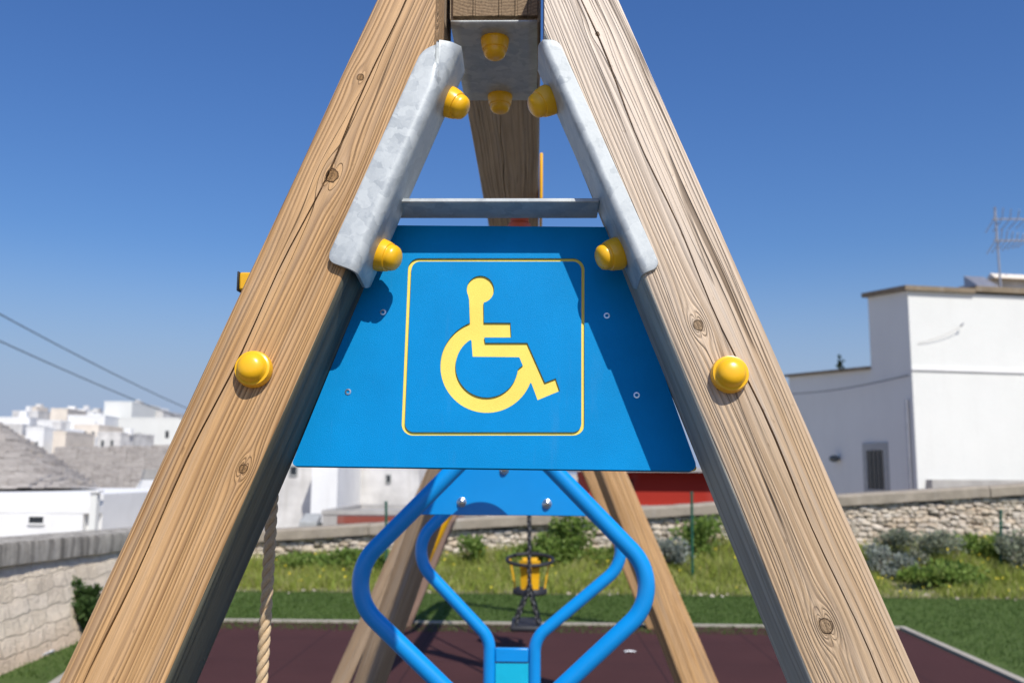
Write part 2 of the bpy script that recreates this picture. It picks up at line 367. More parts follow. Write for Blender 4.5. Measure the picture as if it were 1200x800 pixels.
def turf():
    t = NT('green_artificial_turf'); co = t.coord(); n1 = t.noise(co, 55, 5, .8); n2 = t.noise(co, 1.5, 5)
    c = t.mix(t.ramp(n1, [(.3,0.0),(.7,1.0)]), (.055,.097,.02), (.155,.225,.06))
    c = t.mix(t.math('MULTIPLY', t.ramp(n2, [(.4,0.0),(.7,1.0)]), .4), c, (.08,.12,.035))
    t.base(c); t.set(.9,0,.15); t.bump(n1, .9, .03); return t.m
M['turf'] = turf()
def earth():
    t = NT('dry_earth'); co = t.coord(); n1 = t.noise(co, 3, 6); n2 = t.noise(co, .05, 5)
    c = t.mix(t.ramp(n1, [(.35,0.0),(.7,1.0)]), (.12,.14,.05), (.27,.23,.14))
    t.base(c); t.set(1,0,.1); t.bump(n1, .6, .05); return t.m
M['earth'] = earth()
M['pale_ground'] = plaster('pale_bounce_ground', (.50,.45,.37), .3, .4)  # mostly unseen ground, made pale to bounce light onto the white building
M['kerb'] = plaster('pale_kerb_concrete', (.40,.36,.30), .35, 3)
M['cable'] = plain('black_cable', (.02,.02,.022), .6)
M['paper'] = plain('white_paper', (.75,.75,.74), .8)
M['blue_paper'] = plain('blue_grey_plastic_film', (.25,.32,.42), .5)
M['soffit'] = plain('dark_gutter', (.10,.11,.10), .6)

# ------------------------------------------------------------------ sky, sun
SUN = Vector((.385,-.843,1.10)).normalized()
EL = math.asin(SUN.z); AZ = math.atan2(SUN.x, SUN.y)
w = bpy.data.worlds.new('World'); S.world = w; w.use_nodes = True
sk = w.node_tree.nodes.new('ShaderNodeTexSky'); sk.sky_type = 'NISHITA'; sk.sun_disc = False
sk.sun_elevation = EL; sk.sun_rotation = AZ; sk.altitude = 0; sk.air_density = 1.3; sk.dust_density = 1.2; sk.ozone_density = 10
hs_ = w.node_tree.nodes.new('ShaderNodeHueSaturation'); hs_.inputs['Saturation'].default_value = 1.12; hs_.inputs['Hue'].default_value = .5105
w.node_tree.links.new(sk.outputs[0], hs_.inputs['Color']); w.node_tree.links.new(hs_.outputs[0], w.node_tree.nodes['Background'].inputs[0])
wn = w.node_tree.nodes; wl_ = w.node_tree.links
tc_ = wn.new('ShaderNodeTexCoord'); sz_ = wn.new('ShaderNodeSeparateXYZ'); wl_.new(tc_.outputs['Generated'], sz_.inputs[0])
hr_ = wn.new('ShaderNodeValToRGB'); wl_.new(sz_.outputs[2], hr_.inputs[0]); hr_.color_ramp.interpolation = 'EASE'      # pale low haze of the open sky
hr_.color_ramp.elements[0].position = .02; hr_.color_ramp.elements[0].color = (.9,.9,.9,1); hr_.color_ramp.elements[1].position = .24; hr_.color_ramp.elements[1].color = (0,0,0,1)
hm_ = wn.new('ShaderNodeMix'); hm_.data_type = 'RGBA'; wl_.new(hr_.outputs[0], hm_.inputs[0]); wl_.new(hs_.outputs[0], hm_.inputs[6]); hm_.inputs[7].default_value = (2.95,3.7,5.4,1)
wl_.new(hm_.outputs[2], wn['Background'].inputs[0]); w.node_tree.nodes['Background'].inputs[1].default_value = .11
ld = bpy.data.lights.new('sun','SUN'); ld.energy = 4.6; ld.angle = R(.53); ld.color = (1,.955,.88)
lo = bpy.data.objects.new('sun', ld); COL.objects.link(lo); lo.rotation_euler = (-SUN).to_track_quat('-Z','Y').to_euler(); lo.location = (4,-10,14)
S.view_settings.view_transform = 'Standard'; S.view_settings.look = 'None'; S.view_settings.exposure = .1; S.view_settings.gamma = 1
S.cycles.use_denoising = True
S.cycles.max_bounces = 6

# ------------------------------------------------------------------ front A-frame plane
D0 = 1.13; PHI = R(8.4)
u_ = Vector((0, math.sin(PHI), math.cos(PHI))); d_ = Vector((0, math.cos(PHI), -math.sin(PHI))); x_ = Vector((1,0,0))
r0 = ray(600,553); O0 = CAM + r0*(D0/r0.dot(fw))
FM = Matrix(((1,d_.x,u_.x,O0.x),(0,d_.y,u_.y,O0.y),(0,d_.z,u_.z,O0.z),(0,0,0,1)))   # local x across, y into the frame, z up the frame
FI = FM.inverted()
def fp(px, py, d=0.0):                  # photograph point -> frame coordinates on the plane at depth d
    n = d_; o = O0 + d_*d; rr = ray(px, py); k = (o-CAM).dot(n)/rr.dot(n)
    return FI @ (CAM + rr*k)

ground_t = -H/math.cos(PHI) + (-O0.z+H)/math.cos(PHI) - .02
foot = FM @ Vector((0,0,0)); 
swing = empty('swing_frame', (-.05, 2.6, 0), 'weathered timber swing frame carrying the blue wheelchair sign, its near posts filling the picture', 'swing frame')

def post(name, mats, half, depth, L0, L1, cracks, M_, parent, r=.009, nseg=70, cut=None, seed=0, side=None):
    """timber of square section along local z, with checks opened as real grooves in the face y=0"""
    bm = bmesh.new(); rings = []
    base = []
    def arc(cx, cy, a0, a1, n=5): return [(cx+r*math.cos(a0+(a1-a0)*k/n), cy+r*math.sin(a0+(a1-a0)*k/n)) for k in range(n+1)]
    pi = math.pi
    for i in range(nseg+1):
        z = L0+(L1-L0)*i/nseg
        pts = []
        pts += arc(-half+r, r, pi, 1.5*pi)
        xs = []
        for (x0, z0, z1, wd, dp, sl) in cracks:
            xc = x0 + sl*(z-(z0+z1)/2) + .004*math.sin(z*5.3+x0*90) + .002*math.sin(z*23+x0*50)
            k = max(0.0, min(1, (z-z0)/.12, (z1-z)/.12)); ww = wd*k*(.65+.5*noise.noise((z*9,x0*30,seed))) + .00002
            xs.append((xc, ww, dp*k))
        xs.sort()
        for (xc, ww, dp) in xs: pts += [(xc-ww, 0), (xc-ww*.15, dp), (xc+ww*.15, dp), (xc+ww, 0)]
        pts += arc(half-r, r, 1.5*pi, 2*pi); pts += arc(half-r, depth-r, 0, .5*pi); pts += arc(-half+r, depth-r, .5*pi, pi)
        ring = []
        for (x, y) in pts:
            wob = .0012*noise.noise((x*8+seed, y*8, z*4)); ring.append(bm.verts.new((x+wob, y+wob, z)))
        rings.append(ring)
    for A, C in zip(rings, rings[1:]):
        n = len(A)
        for k in range(n): bm.faces.new((A[k],A[(k+1)%n],C[(k+1)%n],C[k]))
    bm.faces.new(rings[0][::-1]); bm.faces.new(rings[-1])
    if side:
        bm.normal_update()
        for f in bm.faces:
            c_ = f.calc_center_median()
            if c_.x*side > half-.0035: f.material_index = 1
    if cut:
        bmesh.ops.triangulate(bm, faces=[f for f in bm.faces if len(f.verts)>4])
        co, no = cut
        res = bmesh.ops.bisect_plane(bm, geom=bm.verts[:]+bm.edges[:]+bm.faces[:], plane_co=co, plane_no=no, clear_outer=True)
        ed = [e for e in res['geom_cut'] if isinstance(e, bmesh.types.BMEdge)]
        bmesh.ops.contextual_create(bm, geom=ed)
    return link(name, bm, mats, parent, M_, smooth=40)

# post centre lines from the photographed edges (front faces lie in the plane d=0)
def line2(a, b, c, e):
    a, b, c, e = fp(*a), fp(*b), fp(*c), fp(*e)
    top = (a+c)/2; bot = (b+e)/2
    ax = (top-bot).normalized(); perp = Vector((ax.z,0,-ax.x))
    return bot, ax, (abs((a-c).dot(perp))+abs((b-e).dot(perp)))/4, abs((a-c).dot(perp)), abs((b-e).dot(perp))
posts = {}
for side, q in (('L', ((440,0),(66,800),(545.5,0),(196,800))), ('R', ((727,0),(1080,800),(620.5,0),(949,800)))):
    bot, ax, hw, wt, wb = line2(*q); posts[side] = (bot, ax, hw); print('post', side, 'width', wt, wb, 'axis', ax)
def postM(side):
    bot, ax, hw = posts[side]; xx = Vector((ax.z,0,-ax.x))
    L = Matrix(((xx.x,0,ax.x,bot.x),(xx.y,1,ax.y,bot.y),(xx.z,0,ax.z,bot.z),(0,0,0,1)))
    return FM @ L, L
def ploc(side, px, py):
    Mw, L = postM(side); return L.inverted() @ fp(px, py)
def knots(side, lst): return [(ploc(side,a,b).x, ploc(side,a,b).z, r) for a,b,r in lst]
mL = wood('timber_warm', LIGHT, MID, DARK, knots('L', [(422,91,.006),(389,206,.011),(285,549,.0065),(340,150,.004)]), pith=(-.022,.020), seed=1.3, ring=.0042, con=1.0, bleach=(.5,1.1,.35,(.74,.53,.34)), grey=.2)
mR = wood('timber_pale', (.64,.46,.285), (.52,.36,.21), (.25,.145,.07), knots('R', [(818,381,.008),(968,733,.010),(700,40,.004)]), pith=(.014,.026), seed=6.2, ring=.0037, con=.75, bleach=(.25,.9,.75,(.88,.76,.63)), grey=.45, greycol=(.36,.315,.265))
for side, mat in (('L', mL), ('R', mR)):
    Mw, L = postM(side); hw = posts[side][2]
    gz = (-.02 - Mw.translation.z)/ (Mw.to_3x3() @ Vector((0,0,1))).z - .05
    if side == 'L':
        c1, c2, c3 = ploc('L',470,0), ploc('L',215,480), ploc('L',80,860)
        c4, c5 = ploc('L',320,270), ploc('L',285,395)
        cr = [(-.42*hw, gz+.55, c1.z+.3, .0017, .02, 0.004), (ploc('L',412,120).x, ploc('L',250,560).z, ploc('L',412,120).z, .0007, .01, .0)]
        cr = [cr[0]]
    else:
        cr = [(.22*hw, gz+.3, ploc('R',690,0).z+.3, .0016, .02, -.004)]
    sgn = 1 if side=='L' else -1
    xc = fp(510,20).x if side=='L' else fp(638,20).x
    Li = L.inverted()
    cut = (Li @ Vector((xc,0,0)), (Li.to_3x3() @ Vector((sgn,0,0))))
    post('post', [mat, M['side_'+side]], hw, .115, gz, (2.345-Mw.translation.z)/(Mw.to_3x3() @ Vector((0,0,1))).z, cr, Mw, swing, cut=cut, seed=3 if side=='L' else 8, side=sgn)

# brackets of folded galvanised steel
def bracket(side):
    sg = 1 if side=='L' else -1
    if side == 'L': b0, b1, o0, o1 = fp(518,87,-.005), fp(415,318,-.005), fp(500,52,-.005), fp(383,304,-.005)
    else:           b0, b1, o0, o1 = fp(645,80,-.005), fp(752,321,-.005), fp(656,49,-.005), fp(772,307,-.005)
    ax = (b0-b1).normalized(); xx = Vector((ax.z,0,-ax.x))*sg      # xx points inward
    wf = abs((o0-b1).dot(xx))*.5 + abs((o1-b1).dot(xx))*.5
    rb = .010; prof = []                                            # (across, depth)
    n = 14
    for k in range(n): prof.append((-wf + (wf-rb)*k/(n-1), 0.0))
    for k in range(1,9): a = math.pi/2*k/8; prof.append((-rb+rb*math.sin(a), rb-rb*math.cos(a)))
    for k in range(1,12): prof.append((0, rb+(.077-rb)*k/11))
    ztop = (fp(511,48,-.005)-b1).dot(ax) if side=='L' else (fp(650,49,-.005)-b1).dot(ax)
    L = Matrix(((xx.x,0,ax.x,b1.x),(0,1,0,b1.y),(xx.z,0,ax.z,b1.z),(0,0,0,1)))
    LI = L.inverted(); xcl = fp(510,20).x if side=='L' else fp(638,20).x
    bm = bmesh.new(); cols = []
    for (a, d) in prof:
        t = (a+wf)/wf
        zb = 0.0; zt = ztop + .012
        e = a+wf                                                    # rounded outer corners
        if e < .012: k = .012-math.sqrt(max(0,.012**2-(.012-e)**2)); zb += k; zt -= k
        if d > .06:
            k = (d-.06); zb += k*.5
        if side == 'L': zt += -.02*(1-t)
        # the top is cut level (world horizontal)
        slope = ax.x/ax.z
        zt -= (a*xx.z)/ax.z if ax.z else 0
        row = []
        for i in range(31):
            v = L @ Vector((a, d, zb+(zt-zb)*i/30))
            lim = xcl + sg*(.0035 if d < .001 else .0035)           # above the post's vertical cut the plate folds upright
            kf = 1.0 if d < .002 else max(0.0, 1-(d-.002)/.012)      # the flange is cut off level with the post's cut face, the web runs on
            if v.x*sg > lim*sg: v.x += (lim-v.x)*kf
            row.append(bm.verts.new(LI @ v))
        cols.append(row)
    for A, C in zip(cols, cols[1:]):
        for i in range(30): bm.faces.new((A[i],C[i],C[i+1],A[i+1]))
    dead = [f for f in bm.faces if f.calc_area() < 2e-8]
    bmesh.ops.delete(bm, geom=dead, context='FACES')
    o = link('bracket', bm, M['galv'], swing, FM@L, smooth=60)
    s = o.modifiers.new('thick','SOLIDIFY'); s.thickness = .005; s.offset = 1 if side=='L' else -1
    bv = o.modifiers.new('bevel','BEVEL'); bv.width = .0012; bv.segments = 2; bv.limit_method='ANGLE'; bv.angle_limit = R(50)
    return L, ax, xx, b1
br = {s: bracket(s) for s in 'LR'}

CAPPROF = [(0.0235,0),(0.0245,.002),(.0243,.006),(.0225,.016),(.0212,.0200),(.0192,.0206),(.0188,.0216),(.0193,.026),(.0172,.031),(.013,.0345),(.007,.0362),(0,.0366)]
def cap(origin, zdir, s=1.0, prof=CAPPROF):
    bm = bmesh.new(); lathe(bm, [(r*s, z*s) for r, z in prof]); return link('bolt_cap', bm, M['yellow_cap'], swing, axisM(origin, zdir), smooth=50)
SHORT = [(0.0225,0),(0.0232,.002),(.0232,.008),(.0218,.0135),(.0192,.0142),(.0185,.0148),(.0172,.020),(.0135,.0245),(.008,.0268),(0,.0275)]
cap(FM@fp(299,434,0), -d_, 1.0, SHORT); cap(FM@fp(854,440,0), -d_, 1.0, SHORT)
# caps on the bracket webs, pointing inward
for side, (px,py), dd in (('L',(440,297),.052), ('R',(722,298),.052)):
    L, ax, xx, b1 = br[side]; sg = 1
    q = fp(px, py, dd); 
    # slide onto the web plane
    k = (q-b1).dot(xx); q = q - xx*k + xx*.002
    cap(FM@q, (FM.to_3x3() @ (xx*.97 - Vector((0,.25,0)))), .92)
# flat bar tying the webs
a, b = fp(460,243,.05), fp(699,245,.05)
bm = bmesh.new(); zc = fp(580,232,.045).z
box(bm, (a.x-.004,.045,zc-.0062), (b.x+.004,.100,zc))
link('crossbar', bm, M['galv'], swing, FM.copy(), bevel=.0015)

# ------------------------------------------------------------------ sign board
DB = .100
bl, br_, tl, tr = fp(341,545,DB), fp(812,551,DB), fp(456,264,DB), fp(703,266,DB)
def curve_mesh(polys, half):
    cu = bpy.data.curves.new('outline','CURVE'); cu.dimensions='2D'; cu.fill_mode='BOTH'; cu.extrude = half
    for p in polys:
        sp = cu.splines.new('POLY'); sp.points.add(len(p)-1)
        for i, (x, y) in enumerate(p): sp.points[i].co = (x, y, 0, 1)
        sp.use_cyclic_u = True
    ob = bpy.data.objects.new('outline', cu); COL.objects.link(ob)
    dg = bpy.context.evaluated_depsgraph_get(); me = bpy.data.meshes.new_from_object(ob.evaluated_get(dg))
    bpy.data.objects.remove(ob); bpy.data.curves.remove(cu)
    bm = bmesh.new(); bm.from_mesh(me); bpy.data.meshes.remove(me)
    bmesh.ops.remove_doubles(bm, verts=bm.verts, dist=1e-6)
    # curve plane xy -> frame plane xz
    for v in bm.verts: v.co = Vector((v.co.x, v.co.z, v.co.y))
    return bm
def q2(px, py): v = fp(px, py, DB); return (v.x, v.z)
def arcpx(cx, cy, r, a0, a1, n): return [(cx+r*math.cos(R(a0+(a1-a0)*k/n)), cy+r*math.sin(R(a0+(a1-a0)*k/n))) for k in range(n+1)]
def rrect(l0, t0, r0_, b0_, l1, r1, rad):
    # corners: (l0,t0) (r0,t0) (r1,b) (l1,b)
    pts = []
    for (cx, cy, s) in ((l0+rad,t0+rad,180),(r0_-rad,t0+rad,270),(r1-rad,b0_-rad,0),(l1+rad,b0_-rad,90)): pts += arcpx(cx,cy,rad,s,s+90,8)
    return pts
def roundpoly(pts, rad, n=3):
    v = [Vector((a,b,0)) for a,b in pts]; m = len(v); out = []
    for i in range(m):
        A, Bv, C = v[i-1], v[i], v[(i+1)%m]
        for k in fillet([A,Bv,C], rad if not isinstance(rad,dict) else rad.get(i,.3), n)[1:-1]: out.append((k.x,k.y))
    return out
outer = roundpoly([(341,545.5),(818.5,551.5),(716,266),(456,264)], {0:4,1:7,2:3,3:3}, 4)
frame_o = rrect(478.0,302.5,685.0,510,470.5,685.0,13.4); frame_i = rrect(482.1,306.4,681.3,506.1,474.7,681.3,10.2)
hc = (563,339); hr = 16
head = arcpx(hc[0],hc[1],hr, 72, -216+0, 30)       # from right-bottom over the top to left-bottom
ringo = arcpx(570.5,429,54.5, 248.5, 20.5, 44)     # outer rim, counter-clockwise on screen
sym = [(566.8,354.5)] + head[1:-1] + [(549.6,350.5),(550.6,378.4)] + ringo + [(623.0,449.6),(630,468.6),(656.3,457.8),(651.3,443),(638.7,448),(618,401.5),(568.8,401.5),(567.6,395.3),(599.3,395.3),(598.3,378),(567.2,378)]
isl = [(552.4,399),(553.8,417.8),(608.6,418.4),(612.6,428.0),(609.0,430.5)] + arcpx(570.5,429,36.5, 6, 238, 36)
front = curve_mesh([[q2(*p) for p in pp] for pp in (outer, frame_o, frame_i, sym, isl)], .0013)
sign = link('sign_panel', front, M['blue_board'], swing, FM @ Matrix.Translation((0, DB+.0013, 0)))
core_o = roundpoly([(341.8,544.9),(817.9,550.9),(715.4,266.6),(456.6,264.6)], 3, 3)
PW[sign.name] = FM @ Matrix.Translation((0, DB+.0013, 0))
link('yellow_core', curve_mesh([[q2(*p) for p in core_o]], .002), M['yellow_core'], sign, FM @ Matrix.Translation((0, DB+.0047, 0)))
link('back_sheet', curve_mesh([[q2(*p) for p in outer]], .003), M['blue_board'], sign, FM @ Matrix.Translation((0, DB+.0098, 0)))
for px, py in ((449,366),(408,459),(711,370),(746,463)):
    bm = bmesh.new(); q = fp(px, py, DB)
    lathe(bm, [(.0044,0),(.0042,.0007),(.0024,.0009),(.0021,-.0012),(0,-.0014)], n=16)
    link('screw', bm, M['steel'], sign, axisM(FM@(q-Vector((0,.0003,0))), -d_), smooth=40)

# ------------------------------------------------------------------ beam, head plate
YB = 1.37
bL, bR = P(529,20,YB), P(635,20,YB); zb = P(581,27,YB).z
bxl, bxr = fp(510,20).x+O0.x+.007, fp(638,20).x+O0.x-.004
xc, bw = (bxl+bxr)/2, (bxr-bxl)/2
print('beam', xc, bw*2, zb)
bmM = Matrix(((1,0,0,xc),(0,0,1,YB),(0,-1,0,zb),(0,0,0,1)))
# local x across, local -y up, local z along the beam
def beam_mesh(name, mat, M_, half, depth, L, parent, seed):
    return post(name, mat, half, depth, 0, L, [(-.012, .25, 1.6, .0012, .02, 0),(.02,.9,2.6,.0008,.015,0)], M_, parent, r=.007, nseg=50, seed=seed)
bmM = Matrix(((1,0,0,xc),(0,0,1,YB),(0,1,0,zb),(0,0,0,1)))       # face y=0 is the underside
beam = beam_mesh('beam', M['old_timber'], bmM, bw, .135, 2.95, swing, 4)
# end-grain face with radial checks
bm = bmesh.new()
random.seed(3)
n = 26; h0, h1 = .006, .129
xsn = [-bw+.006+ (2*bw-.012)*k/n for k in range(n+1)]
for k in range(n):
    dd = .0
    x0, x1 = xsn[k], xsn[k+1]
    gap = .0011 if k in (6,14,19,23) else 0.0
    box(bm, (x0+gap, h0 + random.uniform(0,.001), -.010 - random.uniform(0,.0006)), (x1-gap*.4, h1, -.0005))
def endgrain():
    t = NT('weathered_end_grain'); co = t.coord(); sp = t.n('ShaderNodeSeparateXYZ'); t.l(co, sp.inputs[0])
    v = t.n('ShaderNodeVectorMath', operation='LENGTH'); o2 = t.n('ShaderNodeVectorMath', operation='ADD'); t.l(co, o2.inputs[0]); o2.inputs[1].default_value = (.0,-.19,0)
    t.l(o2.outputs[0], v.inputs[0]); n1 = t.noise(co, 40, 5)
    f = t.math('FRACT', t.math('ADD', t.math('MULTIPLY', v.outputs['Value'], 190), t.math('MULTIPLY', n1, 1.5)))
    c = t.mix(t.ramp(f, [(0,0.0),(.8,1.0),(1,.2)]), (.33,.24,.15), (.19,.13,.08))
    c = t.mix(t.math('MULTIPLY', t.ramp(t.noise(co, 300, 3), [(.45,0.0),(.7,1.0)]), .6), c, (.10,.075,.05))
    t.base(c); t.set(.9,0,.2); t.bump(n1, .6, .004); return t.m
link('beam_end', bm, endgrain(), beam, bmM.copy())
for sg_, xe in ((-1, fp(510,20).x+O0.x), (1, fp(638,20).x+O0.x)):   # packing pieces between post heads and beam
    bm = bmesh.new(); box(bm, (min(xe, xe+sg_*.045), 1.352, zb-.004), (max(xe, xe+sg_*.045), 1.47, zb+.16)); link('packing_piece', bm, M['old_timber'], swing, None, bevel=.003)
# folded head plate under the beam
pb = bmesh.new(); PL = .285
prof = [(-.006+ .012*(1-math.cos(R(a))) , .006-.006*math.sin(R(a))) for a in range(0,91,15)]
prof += [(.012+(PL-.012)*k/8, 0) for k in range(0,9)]
cols = []
for (yy, zz) in prof:
    xl_, xr_ = fp(510,20).x+O0.x+.010, fp(638,20).x+O0.x-.010
    cols.append([pb.verts.new((xl_+(xr_-xl_)*k/8, YB-.006+yy, zb-.0085+zz)) for k in range(9)])
for A, C in zip(cols, cols[1:]):
    for k in range(8): pb.faces.new((A[k],C[k],C[k+1],A[k+1]))
pl = link('bracket_plate', pb, M['galv'], swing, None, smooth=40)
s = pl.modifiers.new('thick','SOLIDIFY'); s.thickness = .005; s.offset = 0
zpl = zb-.011
def onplane(px, py, z): d = ray(px,py); return CAM + d*((z-H)/d.z)
for px, py in ((580,46),(586,112)): cap(onplane(px,py,zpl), (0,-.05,-1), .92)
# caps at the head of each web
for side,(px,py),dd in (('L',(519,117),.062),('R',(646,116),.062)):
    L, ax, xx, b1 = br[side]; q = fp(px, py, dd)
    k = (q-b1).dot(xx); q = q - xx*(k-.002)
    xk = fp(510,20).x+.0045
    cap(FM@q, FM.to_3x3() @ (xx*.9 - Vector((0,.2,0.25))), .92)

# far legs of the same swing
def leg(name, foot, top, parent, mat, half=.053, yaw_hint=Vector((0,-1,0)), r=.009):
    foot, top = Vector(foot), Vector(top); ax = (top-foot).normalized(); yy = -(yaw_hint - ax*yaw_hint.dot(ax)).normalized(); xx = yy.cross(ax)
    Mx = Matrix(((xx.x,yy.x,ax.x,foot.x),(xx.y,yy.y,ax.y,foot.y),(xx.z,yy.z,ax.z,foot.z),(0,0,0,1)))
    return post(name, mat, half, half*2, -.06, (top-foot).length, [(.01,.3,(top-foot).length-.2,.0014,.015,0)], Mx, parent, r=r, nseg=24, seed=foot.x)
YM = 4.12
for sx, (pa, pb_) in ((-1,((432,800),(537,550))), (1,((806,800),(694,550)))):
    a, b = P(*pa, YM), P(*pb_, YM); k = (b-a)/(b.z-a.z)
    ft = a - k*a.z; tp = b + k*(zb+.12-b.z)
    ft.y += .22; tp.y -= .05; tp.x = xc + sx*(bw+.02)
    leg('leg', ft, tp, swing, M['leg_timber'] if sx<0 else M['timber'], yaw_hint=Vector((-.6,-1,0)) if sx<0 else Vector((.25,-1,0)))
# swing hangers on the beam
bm = bmesh.new(); box(bm, (xc+bw+.002, 2.25, zb-.02), (xc+bw+.010, 2.52, zb+.10)); link('hanger_plate', bm, M['yellow_plastic'], swing, None, bevel=.003)
for yy in (2.42, 3.35):
    bm = bmesh.new(); lathe(bm, [(0,0),(.022,0),(.024,-.004),(.024,-.035),(.03,-.04),(.03,-.06),(.018,-.066),(0,-.066)], Matrix.Translation((xc+.02,yy,zb+.001)), 20)
    link('hanger_bush', bm, M['red_plastic'], swing, None, smooth=40)
# short yellow tipped arm behind the near left post, which carries the rope
YR = 1.42
pa = P(281,331,YR)
bm = bmesh.new(); box(bm, (pa.x+.0024, YR-.012, pa.z-.014), (P(395,331,YR).x, YR+.012, pa.z+.014)); link('rope_arm', bm, M['yellow_plastic'], swing, None, bevel=.003)
bm = bmesh.new(); box(bm, (pa.x-.001, YR-.0125, pa.z-.0155), (pa.x+.002, YR+.0125, pa.z+.0155)); link('arm_end', bm, M['black_rubber'], swing, None, bevel=.0015)
# rope: three laid strands
xr = P(313,700,YR+.0).x
bm = bmesh.new(); top = pa.z-.016; N = 420
for s3 in range(3):
    pts = []
    for i in range(N+1):
        t = i/N; z = top*(1-t)+.25*t; cx = xr + .006*math.sin(t*5.2+1.2) - .003; a = z*2*math.pi/.052 + s3*2*math.pi/3
        pts.append((cx+.0046*math.cos(a), YR+.0046*math.sin(a), z))
    tube(bm, pts, .0048, 8)
rp = link('rope', bm, M['rope'], None, None, smooth=180)
tag(rp, 'thick twisted tan climbing rope hanging beside the near left post', 'rope')

# ------------------------------------------------------------------ blue tubular frame
KF = 1.33                                # distance (and so size) of the tube frame
XF = -.058*KF
def kz(z): return H+(z-H)*KF
tf = empty('tubular_play_frame', (XF, 2.1*KF, 0), 'blue bent tube frame with diamond shaped loops standing behind the sign', 'play equipment')
YFR, YRR = 1.75*KF, 2.5*KF
for yy in (YFR, YRR):
    xo = .024*KF if yy == YRR else 0.0
    half = [(0,kz(1.648)),(-.299*KF,kz(1.345)),(-.058*KF,kz(1.126)),(-.058*KF,.0)]
    path = [(XF+x+(xo if z>kz(1.2) else 0), yy, z) for x, z in reversed(half)] + [(XF-x+(xo if z>kz(1.2) else 0), yy, z) for x, z in half[1:]]
    bm = bmesh.new(); tube(bm, fillet(path, [k*KF for k in (.07,.088,.06,.088,.07)], 14), .0158*KF, 20)
    for sx in (-1,1): lathe(bm, [(0,.016),(.05,.016),(.05,0),(0,0)], Matrix.Translation((XF+sx*.058*KF,yy,.008)), 20)
    link('tube_loop', bm, M['blue_paint'], tf, None, smooth=50)
def prism(poly, y0, y1):
    bm = bmesh.new(); A = [bm.verts.new((x,y0,z)) for x,z in poly]; C = [bm.verts.new((x,y1,z)) for x,z in poly]
    bm.faces.new(A); bm.faces.new(C[::-1]); n = len(poly)
    for k in range(n): bm.faces.new((A[k],C[k],C[(k+1)%n],A[(k+1)%n]))
    return bm
YPL = 1.87*KF
plate = link('head_plate', prism([(XF-.004*KF+x*KF,kz(z)) for x, z in ((-.185,1.466),(.185,1.466),(.172,1.485),(.05,1.605),(-.05,1.605),(-.172,1.485))], YPL, YPL+.015), M['blue_paint'], tf, None, bevel=.002)
for px, py in ((541,588),(641,590),(591,550)):
    q = P(px,py,YPL-.001); bm = bmesh.new(); lathe(bm, [(r_*KF*.68,z*KF*.7) for r_, z in ((.0135,0),(.0138,.003),(.0115,.004),(.0112,.009),(.008,.0125),(0,.0135))], n=20)
    link('bolt', bm, M['steel'], tf, axisM(q+Vector((0,.002,0)), (0,-1,0)), smooth=45)
link('centre_panel', B(((XF-.042*KF,YRR-.008,.35),(XF+.042*KF,YRR+.008,kz(1.066)))), M['cyan_board'], tf, None, bevel=.002)
link('cross_strip', B(((XF-.042*KF,YRR-.013,kz(1.069)),(XF+.042*KF,YRR+.011,kz(1.103)))), M['blue_paint'], tf, None, bevel=.003)
for sx in (-1,1):                        # two rails joining the loops
    bm = bmesh.new(); tube(bm, [(XF+sx*.058*KF, YFR+.02, .35),(XF+sx*.058*KF, YRR-.02, .35)], .018, 14); link('side_rail', bm, M['blue_paint'], tf, None, smooth=50)

# ------------------------------------------------------------------ second swing, its seats
sw2 = empty('swing_frame', (-.05, 7.9, 0), 'smaller looking timber swing frame far behind, between the turf edge and the blue tubes', 'swing frame')
Z2 = 2.75; X2 = -.06
for yy, fy in ((6.3,6.0),(9.4,9.75)):
    for sx in (-1,1):
        lg = leg('leg', (X2+sx*1.25, fy, 0), (X2+sx*.09, yy, Z2), sw2, M['timber'] if sx>0 else M['pink_timber' if yy > 8 else 'leg_timber'])
bm2 = Matrix(((1,0,0,X2),(0,0,1,6.1),(0,1,0,Z2-.06),(0,0,0,1)))
post('beam', M['old_timber'], .06, .13, 0, 3.5, [(.0,.3,3,.001,.01,0)], bm2, sw2, nseg=12)
bm = bmesh.new(); tube(bm, [P(474,712,8.9), P(526,602,8.6), Vector((X2-.2,8.4,2.6))], .035, 12); link('side_rail', bm, M['yellow_plastic'], sw2, None, smooth=60)  # added rail; its yellow stands in for a sunlit strip beside the leg
def chain(bm, a, b, r=.006, pitch=.032):
    a, b = Vector(a), Vector(b); n = max(2, int((b-a).length/pitch)); ax = (b-a).normalized(); e1 = ax.orthogonal().normalized(); e2 = ax.cross(e1)
    for i in range(n):
        c = a+(b-a)*((i+.5)/n); s = e1 if i%2 else e2; pts = []
        for k in range(10):
            t = 2*math.pi*k/10; pts.append(c+ax*math.cos(t)*pitch*.68+s*math.sin(t)*pitch*.34)
        tube(bm, pts, r, 5, closed=True)
bk = P(621,680,8.4); bx, by, bz = bk.x, 8.4, P(621,696,8.4).z
bucket = empty('toddler_swing', (bx,by,bz), 'toddler swing with yellow bucket seat and black rim on chains', 'swing seat', 'swing seats on chains')
bm = bmesh.new(); pts = [(bx+.20*math.cos(t*2*math.pi/40)*(1 if abs(math.cos(t*2*math.pi/40))<.8 else 1), by+.18*math.sin(t*2*math.pi/40), bz+.295+.035*math.sin(t*2*math.pi/40)) for t in range(40)]
tube(bm, pts, .016, 12, closed=True); link('rim', bm, M['black_rubber'], bucket, None, smooth=60)
bm = bmesh.new(); lathe(bm, [(0,.0),(.135,0),(.15,.012),(.15,.045),(.14,.055),(0,.05)], Matrix.Translation((bx,by,bz)), 28); link('seat_base', bm, M['black_rubber'], bucket, None, smooth=50)
